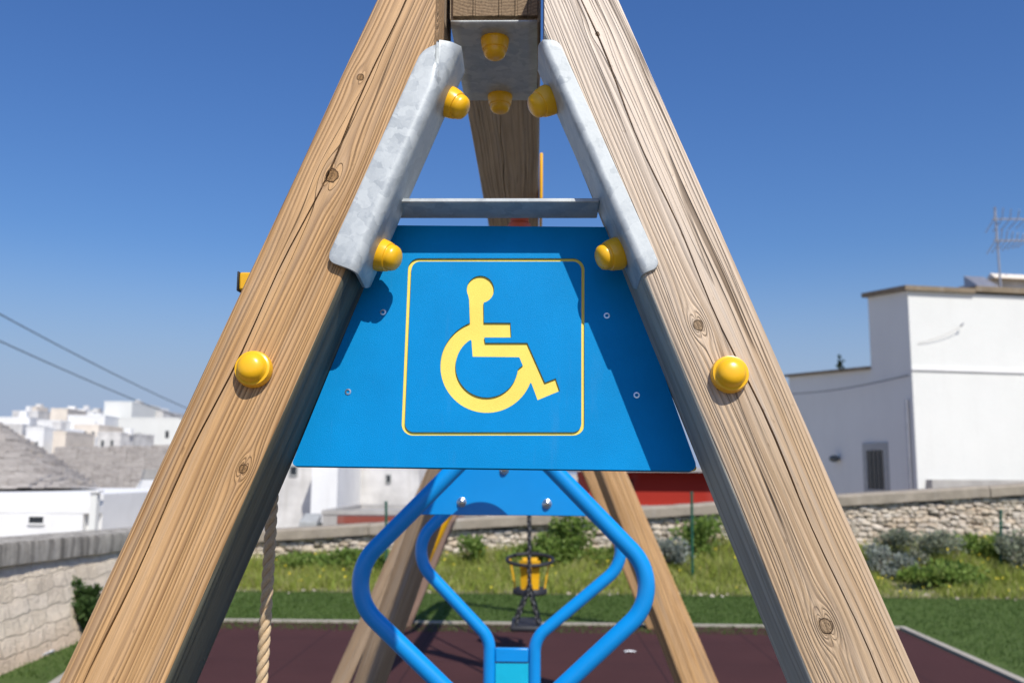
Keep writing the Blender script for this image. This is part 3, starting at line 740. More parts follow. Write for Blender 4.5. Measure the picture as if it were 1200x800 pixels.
for k, ang in enumerate((0, 90, 180, 252, 288)):
    a = R(ang); wd = .075 if ang == 90 else .040 if ang > 200 else .03; c, s_ = math.cos(a), math.sin(a)
    bm = bmesh.new(); vs = []
    for (rr, z) in ((.135,.045),(.15,.15),(.18,.30)):
        for w_ in (-1,1):
            for th in (0,.012):
                ry = (rr-th); vs.append(bm.verts.new((bx+ry*c-w_*wd*s_*.9, by+ry*.88*s_+w_*wd*c, bz+z)))
    for j in (0,4):
        for q in ((0,1),(1,3),(3,2),(2,0)): bm.faces.new((vs[j+q[0]],vs[j+q[1]],vs[j+4+q[1]],vs[j+4+q[0]]))
    bm.faces.new((vs[0],vs[1],vs[3],vs[2])); bm.faces.new((vs[8],vs[9],vs[11],vs[10]))
    link('seat_strap', bm, M['yellow_plastic'], bucket, None)
for sy in (-1,1):
    bm = bmesh.new(); chain(bm, (bx,by+sy*.16,bz+.32), (X2,by+sy*.25,Z2-.08), .007); link('chain', bm, M['chain'], bucket, None, smooth=180)
    bm = bmesh.new()
st = P(617,731,7.0); sx0, sy0, sz0 = st.x, 7.0, st.z
flat = empty('flat_swing', (sx0,sy0,sz0), 'plain black flat swing seat hanging on chains below and before the yellow bucket', 'swing seat', 'swing seats on chains')
bm = bmesh.new(); box(bm, (sx0-.11,sy0-.22,sz0-.02),(sx0+.11,sy0+.22,sz0+.02)); link('seat', bm, M['black_rubber'], flat, None, bevel=.015, seg=3)
for sy in (-1,1):
    yy = sy0+sy*.19
    bm = bmesh.new(); kn = Vector((sx0+.02,yy,sz0+.27))
    chain(bm, (sx0-.08,yy,sz0+.02), kn, .007); chain(bm, (sx0+.09,yy,sz0+.02), kn, .007); chain(bm, kn, (X2,yy+sy*.04,Z2-.08), .007)
    link('chain', bm, M['chain'], flat, None, smooth=180)

# ------------------------------------------------------------------ ground
def sheet(name, poly, z, mat, zs=None):
    bm = bmesh.new(); bm.faces.new([bm.verts.new((x,y,z)) for x,y in poly]); o = link(name, bm, mat, None, Matrix()); tag(o, kind='structure'); return o
sheet('ground', [(-900,-300),(900,-300),(900,1500),(-900,1500)], -1.5, M['pale_ground'])
tag(link('terrain', B(((-6.55,-6.1,-1.6),(14.1,15.5,-.03))), M['earth'], None, Matrix()), kind='structure')
turf_o = sheet('artificial_turf', [(-6.5,-6),(14,-6),(14,12.55),(-6.5,12.55)], -.006, M['turf'])
c1 = G(1052,737); 
c2 = G(1192,801)
e = (c2-c1); e.normalize(); far = c1
near = c1 + e*(9.0/abs(e.y))
lft = [(-6.4,9.4)]
YK = c1.y
Lp = [(-3.9,YK-.02),(-3.3,6.6),(-2.9,4.5),(-3.2,-3)]
rub = [(c1.x,YK),(near.x,near.y),(-3.2,-3)] + [p for p in reversed(Lp[:-1])]
sheet('rubber_surface', rub, .004, M['rubber'])
M['bounce_ground'] = plaster('brown_bounce_ground', (.105,.092,.075), .3, 2)
sheet('bounce_ground', [(-6.4,-6),(13.9,-6),(13.9,5.0),(-6.4,5.0)], .008, M['bounce_ground'])  # unseen sheet, added to bounce sunlight up under the beam and brackets
def kerb(pts, name='kerb', wdt=.09, h=.012):
    bm = bmesh.new(); pts = [Vector((x,y,0)) for x,y in pts]; rows = []
    for i, p in enumerate(pts):
        t = (pts[min(i+1,len(pts)-1)]-pts[max(i-1,0)]).normalized(); nn = Vector((-t.y,t.x,0))
        rows.append([bm.verts.new(p+nn*a+Vector((0,0,z))) for a, z in ((wdt/2,-.03),(wdt/2,h),(-wdt/2,h),(-wdt/2,-.03))])
    for A, C in zip(rows, rows[1:]):
        for k in range(3): bm.faces.new((A[k],C[k],C[k+1],A[k+1]))
    bm.faces.new(rows[0]); bm.faces.new(rows[-1][::-1])
    o = link(name, bm, M['kerb'], None, Matrix()); tag(o, kind='structure'); return o
kerb([(-3.95,YK+.06),(c1.x+.07,YK+.06),(near.x+.07,near.y)], h=.02)
kerb([(a-.05,b) for a,b in Lp], h=.06, wdt=.07)

# bank of wild grass in front of the far wall
YW = 15.0
def wall_top(x):
    px = 628 + x/YW*1100; return .60 + (px-300)*.00093
def bank(x, y):
    t = max(0, min(1, (y-12.4)/(YW-12.4))); t = t*t*(3-2*t)
    hh = .06 + .30*max(0,min(1,(x+3)/8)); return hh*t + .05*noise.noise((x*.8,y*.8,0))*t + .02*t
bm = bmesh.new(); nx, ny = 60, 10; g = [[bm.verts.new((-6.2+20*i/nx, 12.4+(YW+.3-12.4)*j/ny, bank(-6.2+20*i/nx, 12.4+(YW+.3-12.4)*j/ny))) for i in range(nx+1)] for j in range(ny+1)]
for j in range(ny):
    for i in range(nx): bm.faces.new((g[j][i],g[j][i+1],g[j+1][i+1],g[j+1][i]))
o = link('grass_bank', bm, M['earth'], None, Matrix(), smooth=180); tag(o, kind='structure')
random.seed(11)
bm = bmesh.new(); fl = bmesh.new()
for i in range(52000):
    x = random.uniform(-5.6, 10.5); y = 12.4 + (YW-12.45)*random.random()**.9
    dn = noise.noise((x*.9, y*1.4, 3)); 
    if dn < -.45 and random.random()<.8: continue
    if y < 12.75 and noise.noise((x*1.7,1,9)) > .1 and random.random() < .7: continue
    hgt = (.07 + .16*max(0, dn+.45))*random.uniform(.6,1.35)*(.75+.5*min(1,(y-12.4)/1.5))
    a = random.uniform(0, 2*math.pi); wd = random.uniform(.005,.012); z = bank(x,y)-.01
    dx, dy = math.cos(a)*wd, math.sin(a)*wd; lx, ly = random.gauss(0,.35)*hgt, random.gauss(0,.35)*hgt
    v = [bm.verts.new(c) for c in ((x-dx,y-dy,z),(x+dx,y+dy,z),(x+dx*.7+lx*.4,y+dy*.7+ly*.4,z+hgt*.6),(x+lx,y+ly,z+hgt),(x-dx*.7+lx*.4,y-dy*.7+ly*.4,z+hgt*.6))]
    bm.faces.new(v)
    if random.random() < (.012 if x > 3 else .003):
        r_ = random.uniform(.007,.013); c = Vector((x+lx,y+ly,z+hgt+.01))
        fv = [fl.verts.new(c+Vector((r_*math.cos(k*math.pi/3), r_*.3*math.sin(k*math.pi/3)-.01, r_*math.sin(k*math.pi/3)))) for k in range(6)]; fl.faces.new(fv)
tag(link('wild_grass', bm, M['blade'], None, Matrix()), kind='stuff'); tag(link('wildflowers', fl, M['flower'], None, Matrix()), kind='stuff')
# short fibres that roughen the turf where it is seen
bm = bmesh.new()
for i in range(60000):
    x = random.uniform(-6, 9); y = random.uniform(7.2, 12.5) if (x < -3.6 or x > 3.2) else random.uniform(9.45,12.5)
    if x > 3.2 and y < c1.y and x < c1.x + (c1.y-y)*abs(e.x/e.y)+.16: continue
    hgt = random.uniform(.012,.035); a = random.uniform(0,6.28); wd = .006
    bm.faces.new([bm.verts.new(c) for c in ((x-wd*math.cos(a),y-wd*math.sin(a),-.006),(x+wd*math.cos(a),y+wd*math.sin(a),-.006),(x+random.gauss(0,.012),y+random.gauss(0,.012),hgt))])
M['fibre'] = leafmat('turf_fibres', [(.06,.12,.022),(.09,.155,.032),(.12,.185,.045),(.07,.12,.026)])
tag(link('turf_pile', bm, M['fibre'], None, Matrix()), kind='stuff')
# pebbles along the turf edge
bm = bmesh.new()
for i in range(110):
    x = random.uniform(-5,9); y = 12.5+random.gauss(0,.12); r_ = random.uniform(.012,.04)
    bmesh.ops.create_icosphere(bm, subdivisions=1, radius=r_, matrix=Matrix.Translation((x,y,r_*.3+bank(x,y)))@Matrix.Diagonal((1,1,.6,1)))
tag(link('pebbles', bm, M['rubble'], None, Matrix()), kind='stuff')

# ------------------------------------------------------------------ plants
def foliage(bm, c, rad, n, size, clumps=9, flat=.0, droop=0, seed=1, shape=None):
    rnd = random.Random(seed); c = Vector(c)
    cs = []
    for k in range(clumps):
        while True:
            p = Vector((rnd.uniform(-1,1),rnd.uniform(-1,1),rnd.uniform(-.7,1)))
            if p.length < .95: break
        cs.append((Vector((p.x*rad[0],p.y*rad[1],p.z*rad[2])), rnd.uniform(.3,.6)))
    for i in range(n):
        cc, k = rnd.choice(cs)
        q = Vector((rnd.gauss(0,1),rnd.gauss(0,1),rnd.gauss(0,1))).normalized()*(rnd.random()**.45)*k
        p = c + cc + Vector((q.x*rad[0],q.y*rad[1],q.z*rad[2]))
        if p.z < .01: continue
        t = Vector((q.x+rnd.gauss(0,.5), q.y+rnd.gauss(0,.5), q.z+rnd.gauss(.4,.5))).normalized(); s = t.orthogonal().normalized(); s.rotate(Matrix.Rotation(rnd.uniform(0,6.28),3,t))
        L = size*rnd.uniform(.6,1.4); w_ = L*(.28+flat)
        bm.faces.new([bm.verts.new(v) for v in (p, p+t*L*.5+s*w_, p+t*L, p+t*L*.5-s*w_)])
def plant(name, base, rad, n, size, mat, label, cat, clumps=10, seed=1, group=None, stems=7):
    base = Vector(base); e_ = empty(name, base, label, cat, group)
    bm = bmesh.new(); foliage(bm, base+Vector((0,0,rad[2]*.95)), rad, n, size, clumps, seed=seed); link('foliage', bm, M[mat], e_, None)
    rnd = random.Random(seed+5); bm = bmesh.new()
    for k in range(stems):
        t = base+Vector((rnd.uniform(-.7,.7)*rad[0], rnd.uniform(-.7,.7)*rad[1], rad[2]*rnd.uniform(.9,1.6))); m_ = base.lerp(t,.5)+Vector((rnd.gauss(0,.02),rnd.gauss(0,.02),0))
        tube(bm, [base+Vector((rnd.gauss(0,.03),rnd.gauss(0,.03),-.02)), m_, t], [.010,.007,.003], 6)
    link('stem', bm, M['stem'], e_, None, smooth=180); return e_
def gp(px, Y, dz=0):                    # ground point below a photographed column
    p = P(px,600,Y); return Vector((p.x, Y, bank(p.x,Y)+dz if Y>12.4 else dz))
plant('bush', gp(655,14.2), (.42,.3,.36), 2600, .075, 'leaf', 'leafy green bush by the stone wall right of the swing chains', 'bush', 12, 3)
plant('bush', gp(776,13.9), (.34,.3,.27), 3200, .05, 'leaf_grey', 'rounded silver grey bush between far swing leg and green fence post', 'bush', 12, 4)
plant('bush', gp(832,14.3), (.42,.3,.32), 2400, .07, 'leaf', 'green bush with broad leaves just right of the middle fence post', 'bush', 11, 5)
plant('bush', gp(553,14.3), (.20,.2,.24), 800, .07, 'leaf', 'small leafy weed clump before the wall left of the swing chains', 'bush', 7, 6)
plant('bush', gp(1068,14.0), (.55,.4,.30), 3000, .06, 'leaf_olive', 'broad grey green bush below the white building at the stone wall', 'bush', 14, 7)
plant('bush', gp(1036,13.5), (.28,.25,.22), 1500, .05, 'leaf_grey', 'low pale silver bush in front of the broad grey green bush', 'bush', 8, 17)
plant('bush', gp(1100,13.1), (.62,.3,.15), 2200, .07, 'weed', 'low bright green weeds spreading at the turf edge on the right', 'bush', 12, 8)
plant('bush', gp(1206,13.6), (.42,.35,.34), 2600, .06, 'leaf_olive', 'dark olive bush at the right picture edge beside the fence post', 'bush', 12, 9)
plant('bush', gp(905,14.0), (.42,.3,.25), 1800, .07, 'leaf', 'low green bush half hidden behind the near right post', 'bush', 10, 10)
plant('bush', gp(420,14.0), (.75,.35,.18), 2600, .07, 'leaf', 'broad low green growth at wall foot right of the hanging rope', 'bush', 12, 12)
plant('bush', gp(340,14.1), (.40,.3,.15), 1200, .06, 'weed', 'low green weeds at wall foot just beside the hanging rope', 'bush', 9, 14)
plant('bush', gp(1152,14.3), (.45,.3,.17), 1500, .07, 'weed', 'bright weeds at the wall foot between grey bush and far right fence post', 'bush', 11, 31)
plant('bush', gp(612,14.4), (.40,.25,.13), 1100, .07, 'weed', 'low bright weeds at the wall foot directly behind the yellow bucket swing', 'bush', 10, 32)
plant('bush', gp(720,14.0), (.35,.25,.16), 1100, .07, 'weed', 'low bright weeds between leafy green bush and rounded silver bush', 'bush', 9, 33)
plant('bush', (P(92,700,8.9).x+.05, 8.9, 0), (.20,.18,.25), 2400, .045, 'leaf_dark', 'compact dark green shrub against the old wall on the left', 'bush', 9, 13)

# ------------------------------------------------------------------ walls
_b = bmesh.new(); bmesh.ops.create_icosphere(_b, subdivisions=2, radius=1); ICO_V = [v.co.copy() for v in _b.verts]; ICO_F = [[v.index for v in f.verts] for f in _b.faces]; _b.free()
def stone(bm, c, sx, sy, sz, rnd, M_=None, rot=.22):
    sd = rnd.uniform(0,100); rz = rnd.uniform(-rot,rot); ca, sa = math.cos(rz), math.sin(rz)
    nv = []
    for p in ICO_V:
        p = Vector([math.copysign(abs(k)**.62, k) for k in p])
        k = 1+.34*noise.noise(p*1.5+Vector((sd,sd*.3,0)))
        x, z = p.x*sx*k, p.z*sz*k; p = Vector((x*ca-z*sa, p.y*sy*k, x*sa+z*ca))
        nv.append(bm.verts.new(Vector(c)+p))
    for f in ICO_F: bm.faces.new([nv[i] for i in f])
def rubble_face(bm, x0, x1, zt, z0, size, rnd, depth=.05, fill=1.0, y=0):
    z = z0
    while True:
        rowh = size*rnd.uniform(.55,1.1); x = x0; any_ = False
        while x < x1:
            w_ = size*rnd.uniform(.7,2.1)
            if z+rowh*.7 < zt(x+w_/2) :
                any_ = True
                stone(bm, (x+w_/2, y+rnd.uniform(-.012,.02), z+rowh/2+rnd.gauss(0,.012)), w_/2*1.0*fill, depth, rowh/2*1.0*fill, rnd)
            x += w_*.97
        z += rowh*.95
        if not any_: break
rnd = random.Random(5)
xa, xb = -5.6, 11.0
wal = empty('stone_wall', (1.5, YW+.2, 0), 'low dry stone wall of pale rubble with coping running across the back', 'wall')
bm = bmesh.new(); rubble_face(bm, xa, xb, lambda x: wall_top(x)-.16, -.05, .088, rnd, .05, 1.06, YW+.05)
link('rubble', bm, M['rubble'], wal, None, smooth=50)
bm = bmesh.new()
vs = [(xa,-.1),(xb,-.1),(xb,wall_top(xb)-.17),(xa,wall_top(xa)-.17)]
A = [bm.verts.new((x,YW+.06,z)) for x,z in vs]; C = [bm.verts.new((x,YW+.45,z)) for x,z in vs]
bm.faces.new(A); bm.faces.new(C[::-1])
for k in range(4): bm.faces.new((A[k],C[k],C[(k+1)%4],A[(k+1)%4]))
link('core', bm, M['dark_joint'], wal, None)
bm = bmesh.new(); x = xa
while x < xb:
    L_ = rnd.uniform(2.2,4.5); x1 = min(xb, x+L_); o_ = rnd.uniform(-.02,.02); zz = rnd.uniform(-.012,.012)
    ys = (YW-.06+o_, YW+.5)
    nsub = 24; cols = []
    for i in range(nsub+1):
        xx = x+.006+(x1-x-.012)*i/nsub; zt = wall_top(xx)+zz+.012*noise.noise((xx*3,0,2)); zb_ = wall_top(xx)-.165+.014*noise.noise((xx*4,0,7))
        cols.append([bm.verts.new(c) for c in ((xx,ys[0]+.02*noise.noise((xx*3,1,1)),zb_),(xx,ys[0]+.02*noise.noise((xx*3,2,1)),zt-.03),(xx,ys[0]+.05,zt),(xx,ys[1],zt),(xx,ys[1],zb_))])
    for a_, c_ in zip(cols, cols[1:]):
        for k in range(5): bm.faces.new((a_[k],c_[k],c_[(k+1)%5],a_[(k+1)%5]))
    bm.faces.new(cols[0][::-1]); bm.faces.new(cols[-1]); x = x1
link('coping', bm, M['coping_far'], wal, None)
# left wall, runs away beside the turf
a0 = G(0,778); a1 = G(76,743); ld_ = Vector((-.05,1,0)).normalized(); 
a0 = Vector((a0.x,a0.y,0))
lw = empty('stone_wall', a0, 'old mortared parapet wall with stained concrete coping on the left', 'wall')
LM = Matrix(((ld_.x,-ld_.y,0,a0.x),(ld_.y,ld_.x,0,a0.y),(0,0,1,0),(0,0,0,1)))   # local x along the wall, y away behind it
zc = P(0,662,a0.y).z; print('left wall cap underside', zc, a0)
bm = bmesh.new(); nxw, nzw = 150, 16; gw = []
for i in range(nxw+1):
    x = -3+10.6*i/nxw; row = []
    for k in range(nzw+1):
        ht = zc-.002-.03*x; z = -.1+(ht+.1)*k/nzw
        bl_ = noise.noise((x*3.1,z*4.2,1))*.016 + noise.noise((x*9,z*11,5))*.009
        row.append(bm.verts.new((x, .02-(ht-z)*.27+bl_*(1 if k<nzw else 0), z)))
    row.append(bm.verts.new((x, .5, zc-.002-.03*x))); row.append(bm.verts.new((x, .5, -.1))); gw.append(row)
for A, C in zip(gw, gw[1:]):
    for k in range(len(A)): bm.faces.new((A[k],C[k],C[(k+1)%len(A)],A[(k+1)%len(A)]))
bm.faces.new(gw[0][::-1]); bm.faces.new(gw[-1])
link('stonework', bm, M['old_masonry'], lw, LM, smooth=50)
bm = bmesh.new(); cols = []
for i in range(41):
    x = -3.02+10.64*i/40; q = [noise.noise((x*2,k*3.1,4))*.012 - (.03*x if k in (1,3,4,5) else 0) for k in range(6)]
    cols.append([bm.verts.new(c) for c in ((x,-.03+q[0],zc+q[1]),(x,-.03+q[2],zc+.15+q[3]),(x,-.02,zc+.18+q[4]),(x,.55,zc+.19-.03*x),(x,.55,zc-.03*x))])
for a_, c_ in zip(cols, cols[1:]):
    for k in range(5): bm.faces.new((a_[k],c_[k],c_[(k+1)%5],a_[(k+1)%5]))
bm.faces.new(cols[0][::-1]); bm.faces.new(cols[-1])
link('coping', bm, M['coping'], lw, LM, smooth=40)
# litter at the wall foot
def scrap(px, py, sx, sy, sz, mat, label, cat, sd):
    q = G(px,py,.0); rn = random.Random(sd); bm = bmesh.new(); gq = [[bm.verts.new((q.x+sx*(i/5-.5), q.y+sy*(j/5-.5), .01+sz*(.3+.7*rn.random())*(1-abs(i/2.5-1)*.7))) for i in range(6)] for j in range(6)]
    for j in range(5):
        for i in range(5): bm.faces.new((gq[j][i],gq[j][i+1],gq[j+1][i+1],gq[j+1][i]))
    o = link('paper_scrap', bm, M[mat], None, None, smooth=60); s_ = o.modifiers.new('t','SOLIDIFY'); s_.thickness=.003; tag(o, label, cat, 'litter lying on the ground')
scrap(51,754,.17,.3,.09,'paper','crumpled white paper lying beside the blue grey scrap at the left wall','litter',1)
scrap(60,759,.10,.25,.06,'blue_paper','blue grey plastic scrap touching the crumpled white paper','litter',2)
scrap(48,766,.14,.2,.03,'paper','flat white paper scrap lying on the turf nearest to the left wall shrub','litter',3)
scrap(2,780,.10,.25,.05,'paper','white paper scrap at the left picture edge','litter',4)
scrap(80,745,.09,.2,.04,'paper','small white scrap under the dark green shrub','litter',5)

scrap(738,764,.10,.05,.012,'paper','white strip of paper lying on the maroon rubber right of the blue tubes','litter',7)
# fence posts with two wires
fps = [(455,588,690,13.6,-.012,'green metal fence post seen left of the blue tubes'),(810,577,690,13.4,.004,'green metal fence post standing between grey bush and near right post'),(1168,598,676,13.8,.02,'green metal fence post at the far right beside the olive bush')]
for px, pt, pb2, Y, ln, lab in fps:
    b_ = gp(px,Y,-.05); t_ = P(px,pt,Y); e_ = empty('fence_post', b_, lab, 'fence post', 'green fence posts before the stone wall')
    bm = bmesh.new(); tube(bm, [b_, Vector((b_.x+ln*3,Y,t_.z))], .019, 12); link('pole', bm, M['post_green'], e_, None, smooth=50)
    bm = bmesh.new(); lathe(bm, [(.023,-.02),(.023,.004),(.012,.014),(0,.016)], Matrix.Translation((b_.x+ln*3,Y,t_.z)), 14); link('post_cap', bm, M['post_green'], e_, None, smooth=40)
    for zz in (.35,.7):
        bm = bmesh.new(); box(bm, (b_.x-.012+ln*1.2, Y-.03, b_.z+zz), (b_.x+.012+ln*1.2, Y-.018, b_.z+zz+.03)); link('wire_clip', bm, M['post_green'], e_, None)

# ------------------------------------------------------------------ buildings
def window(parent, Mh, x0, x1, z0, z1, depth=.12, frame='surround', pane='dark_glass', y=0, surround=0.0):
    bm = bmesh.new(); s_ = surround if surround else .04
    for a_, b_ in (((x0-s_,y-.025,z0-s_),(x0,y+.02,z1+s_)), ((x1,y-.025,z0-s_),(x1+s_,y+.02,z1+s_)), ((x0,y-.025,z1),(x1,y+.02,z1+s_)), ((x0,y-.04,z0-s_),(x1,y+.02,z0))): box(bm, a_, b_)
    f = link('window', bm, M[frame], parent, Mh)
    link('pane', B(((x0,y-.004,z0),(x1,y+.01,z1))), M[pane], f, Mh); return f
def hM(x, y, rz): return Matrix.Translation((x,y,0)) @ Matrix.Rotation(rz,4,'Z')
def house(px0, px1, py, Y, label, depth=7, mat='white', rz=0, wins=(), parapet=.18, zb=-1.6, name='house', roofm='concrete', cat='house', group=None, extra=None):
    a_, b_ = P(px0,540,Y), P(px1,540,Y); zt = P((px0+px1)/2, py, Y).z; Mh = hM(a_.x, Y, rz); w_ = b_.x-a_.x
    e_ = empty(name, (a_.x+w_/2, Y, 0), label, cat, group)
    wl = link('wall', B(((0,0,zb),(w_,depth,zt-parapet))), M[mat], e_, Mh)
    t = .22; link('parapet', B(((-.02,-.02,zt-parapet),(w_+.02,t,zt)), ((-.02,depth-t,zt-parapet),(w_+.02,depth+.02,zt)), ((-.02,t,zt-parapet),(t,depth-t,zt)), ((w_-t,t,zt-parapet),(w_+.02,depth-t,zt))), M[mat], e_, Mh)
    rq = random.Random(int(px0*7+py))
    for k in range(rq.choice((0,1,1,2)) if group == TG else 0):
        cx_ = w_*rq.uniform(.08,.85); cw = rq.uniform(.35,.9); ch = rq.uniform(.2,.7); cy_ = depth*rq.uniform(.1,.5)
        link('chimney', B(((cx_,cy_,zt-parapet+.01),(cx_+cw,cy_+cw,zt+ch))), M[rq.choice(('white','grey_white','white'))], e_, Mh)
    for (u0,u1,v0,v1) in wins:          # fractions of the facade
        window(e_, Mh, w_*u0, w_*u1, zt*v0, zt*v1)
    return e_, Mh, w_, zt
TG = 'white houses of the old town on the skyline'
T = 105.0
house(-40,27,489,T,'low white house at the far left edge of the skyline','', ) if False else None
house(-60,28,488,T,'wide white house at the left picture edge of the skyline', 8, 'white', .05, [(.80,.85,.55,.68),(.66,.70,.3,.42)], group=TG)
house(10,42,481,T+9,'pale house stepped above the left edge of the skyline', 8, 'grey_white', -.1, [(.5,.62,.82,.9)], group=TG)
house(55,74,478,T+6,'beige tower like house between the white skyline houses', 6, 'beige', .1, [(.35,.55,.7,.8)], group=TG)
house(66,95,479,T+12,'white house just right of the beige tower', 8, 'white', 0, [(.2,.3,.8,.9),(.6,.7,.8,.9)], group=TG)
house(40,68,492,T-6,'small white house below the beige tower', 6, 'white', -.05, [(.6,.75,.6,.75)], group=TG)
house(76,119,486,T-4,'white house with small dark windows left of the tallest block', 8, 'white', .04, [(.2,.26,.72,.82),(.66,.74,.72,.82),(.4,.46,.35,.5),(.75,.80,.3,.45)], group=TG)
house(118,150,470,T,'tallest white block of the skyline with flat roof', 9, 'white_clean', .05, [(.1,.5,.55,.58),(.1,.5,.42,.45)], group=TG)
house(136,163,474,T+5,'white upper storey set behind the tallest block', 8, 'white', 0, [(.5,.6,.8,.9)], group=TG)
house(155,188,481,T+8,'pale house with stepped roof right of the tallest block', 8, 'grey_white', 0, [(.3,.4,.8,.9)], group=TG)
house(138,260,489,T-8,'long plain white house with two little windows', 8, 'white_clean', .03, [(.17,.20,.66,.76),(.44,.47,.7,.8),(.06,.08,.35,.5),(.30,.33,.4,.52),(.56,.58,.45,.55)], group=TG)
house(15,110,511,T-25,'low white house row with pinkish roof line in front of the skyline', 7, 'white', 0, [(.75,.78,.4,.7),(.84,.87,.4,.7),(.92,.95,.4,.7),(.3,.34,.5,.7)], group=TG)
house(60,75,505,T-30,'tiny rosy house in front of the low white row', 5, 'beige', 0, [(.3,.5,.4,.7)], group=TG)
house(0,22,496,T-22,'small white house low at the left picture edge before the wide one', 6, 'grey_white', .1, [(.3,.45,.6,.75),(.65,.75,.6,.75)], group=TG)
house(28,50,500,T-27,'squat white house between the low edge house and the rosy one', 6, 'white', -.08, [(.2,.3,.6,.75),(.6,.7,.6,.75)], group=TG)
house(84,112,497,T-20,'cream house with three small windows under the tall block', 6, 'beige', .06, [(.1,.2,.75,.88),(.42,.52,.75,.88),(.75,.85,.75,.88)], group=TG)
house(112,140,506,T-31,'grey white house in front of the tallest block', 6, 'grey_white', -.04, [(.2,.3,.7,.85),(.6,.7,.7,.85)], group=TG)
house(26,38,476,T+14,'thin cream stair tower rising on the left skyline', 3, 'beige', 0, [(.3,.6,.85,.92)], group=TG)
house(94,106,482,T+13,'thin white roof room on the skyline left of the tall block', 3, 'white', 0, [(.3,.6,.88,.94)], group=TG)
house(240,330,485,T+10,'white house behind the near left post', 8, 'white', 0, [(.3,.35,.7,.8)], group=TG)
# nearer white houses seen under the sign
NG = 'nearer weathered houses behind the stone wall'
hs = house(318,372,520,27,'weathered white house right of the hanging rope under the sign', 6, 'grey_white', .04, [(.42,.55,.62,.72)], group=NG)
house(366,396,535,26,'narrow bright white house corner under the left half of the sign', 5, 'white', .02, [], group=NG)
house(392,492,510,30,'broad blotchy white house wall seen between rope and blue tubes', 7, 'grey_white', -.02, [(.62,.66,.45,.53)], group=NG)
house(486,600,530,33,'flaking white house behind the blue tube frame', 7, 'grey_white', 0, [(.15,.22,.4,.6)], group=NG)
lowt, Mh, w_, zt = house(380,560,598,22,'low concrete terrace with red brown band behind the stone wall', 4, 'concrete', 0, [], parapet=.1, name='terrace', cat='terrace')
bx0 = P(398,604,22).x - P(380,604,22).x
link('band', B(((bx0,-.03,P(398,613,22).z),(w_-.3,-.004,P(398,604,22).z))), M['red_brown'], lowt, Mh)
# grey roof unit lying against the house
q0, q1 = P(350,618,20), P(371,602,20); ru = empty('roof_unit', ((q0.x+q1.x)/2,20,0), 'grey metal box with slanted lid behind the wall near the rope', 'utility box')
bm = bmesh.new(); 
zz0 = 0
A = [bm.verts.new(v) for v in ((q0.x,20,zz0),(q1.x,20,zz0),(q1.x,20.5,zz0),(q0.x,20.5,zz0),(q0.x,20,q1.z-.16),(q1.x,20,q1.z-.16),(q1.x,20.5,q1.z),(q0.x,20.5,q1.z))]
for f in ((0,3,2,1),(4,5,6,7),(0,1,5,4),(1,2,6,5),(2,3,7,6),(3,0,4,7)): bm.faces.new([A[i] for i in f])
link('casing', bm, M['surround'], ru, None, bevel=.02)
link('side_door', B(((q1.x+.002,20.05,.1),(q1.x+.03,20.45,q1.z-.2))), M['soffit'], ru, None)
# red building
e_, Mh, w_, zt = house(690,875,552,19,'red painted shed with pale flat roof under the sign', 5, 'red_paint', 0, [], parapet=.14, name='shed', cat='shed')
xd0 = P(722,570,19).x-P(690,570,19).x; xd1 = P(742,570,19).x-P(690,570,19).x
link('door', B(((xd0,-.03,.05),(xd1,-.004,P(740,562,19).z))), M['dark_red'], e_, Mh)
link('roof_slab', B(((-.25,-.3,zt-.012),(w_+.25,5.2,zt+.075))), M['concrete'], e_, Mh)
link('plinth', B(((xd1+.02,-.12,-.1),(w_,-.004,P(790,592,19).z))), M['concrete'], e_, Mh)

# white building on the right
K = P(1075,560,25.0); vdir = Vector((-1,3.3,0)).normalized(); wdir = Vector((1,.12,0)).normalized()
bld = empty('white_building', (K.x+3,27,0), 'tall plain white building with brown roof edge and aerial on the right', 'building')
def onface(px, py):                     # photographed point on the shaded flank
    nrm = Vector((vdir.y,-vdir.x,0)); d = ray(px,py); k = (Vector((K.x,K.y,0))-CAM).dot(nrm)/d.dot(nrm); return CAM+d*k
def onfront(px, py):
    nrm = Vector((wdir.y,-wdir.x,0)); d = ray(px,py); k = (Vector((K.x,K.y,0))-CAM).dot(nrm)/d.dot(nrm); return CAM+d*k
k0 = Vector((K.x,K.y,0)); zt = onfront(1075,341).z
pT1 = onface(1011,348); u1 = (Vector((pT1.x,pT1.y,0))-k0).length; zl = onface(1011,433).z
u2 = (Vector((onface(905,440).x,onface(905,440).y,0))-k0).length
FLM = Matrix(((vdir.x,wdir.x,0,k0.x),(vdir.y,wdir.y,0,k0.y),(0,0,1,0),(0,0,0,1)))   # local x along the flank, y along the front
print('building', k0, zt, u1, zl, u2)
zr1 = onface(1011,348).z; zr2 = onface(905,441).z
bm = bmesh.new()
def prismY(bm, poly, y0, y1):
    A = [bm.verts.new((x,y0,z)) for x,z in poly]; C = [bm.verts.new((x,y1,z)) for x,z in poly]; bm.faces.new(A); bm.faces.new(C[::-1]); n = len(poly)
    for k in range(n): bm.faces.new((A[k],C[k],C[(k+1)%n],A[(k+1)%n]))
prismY(bm, [(0,-1.6),(u1,-1.6),(u1,zr1),(0,zt)], 0, 12)
wl = link('wall', bm, M['white_clean'], bld, FLM)
bm = bmesh.new(); prismY(bm, [(u1,-1.6),(u2,-1.6),(u2,zr2),(u1,zl)], .02, 9); link('wing', bm, M['white_clean'], bld, FLM)
bm = bmesh.new(); prismY(bm, [(-.12,zt+.002),(u1+.1,zr1+.002),(u1+.1,zr1+.13),(-.12,zt+.13)], -.14, 1.96); link('roof_edge', bm, M['roof_edge'], bld, FLM)
zst = onfront(1180,331).z
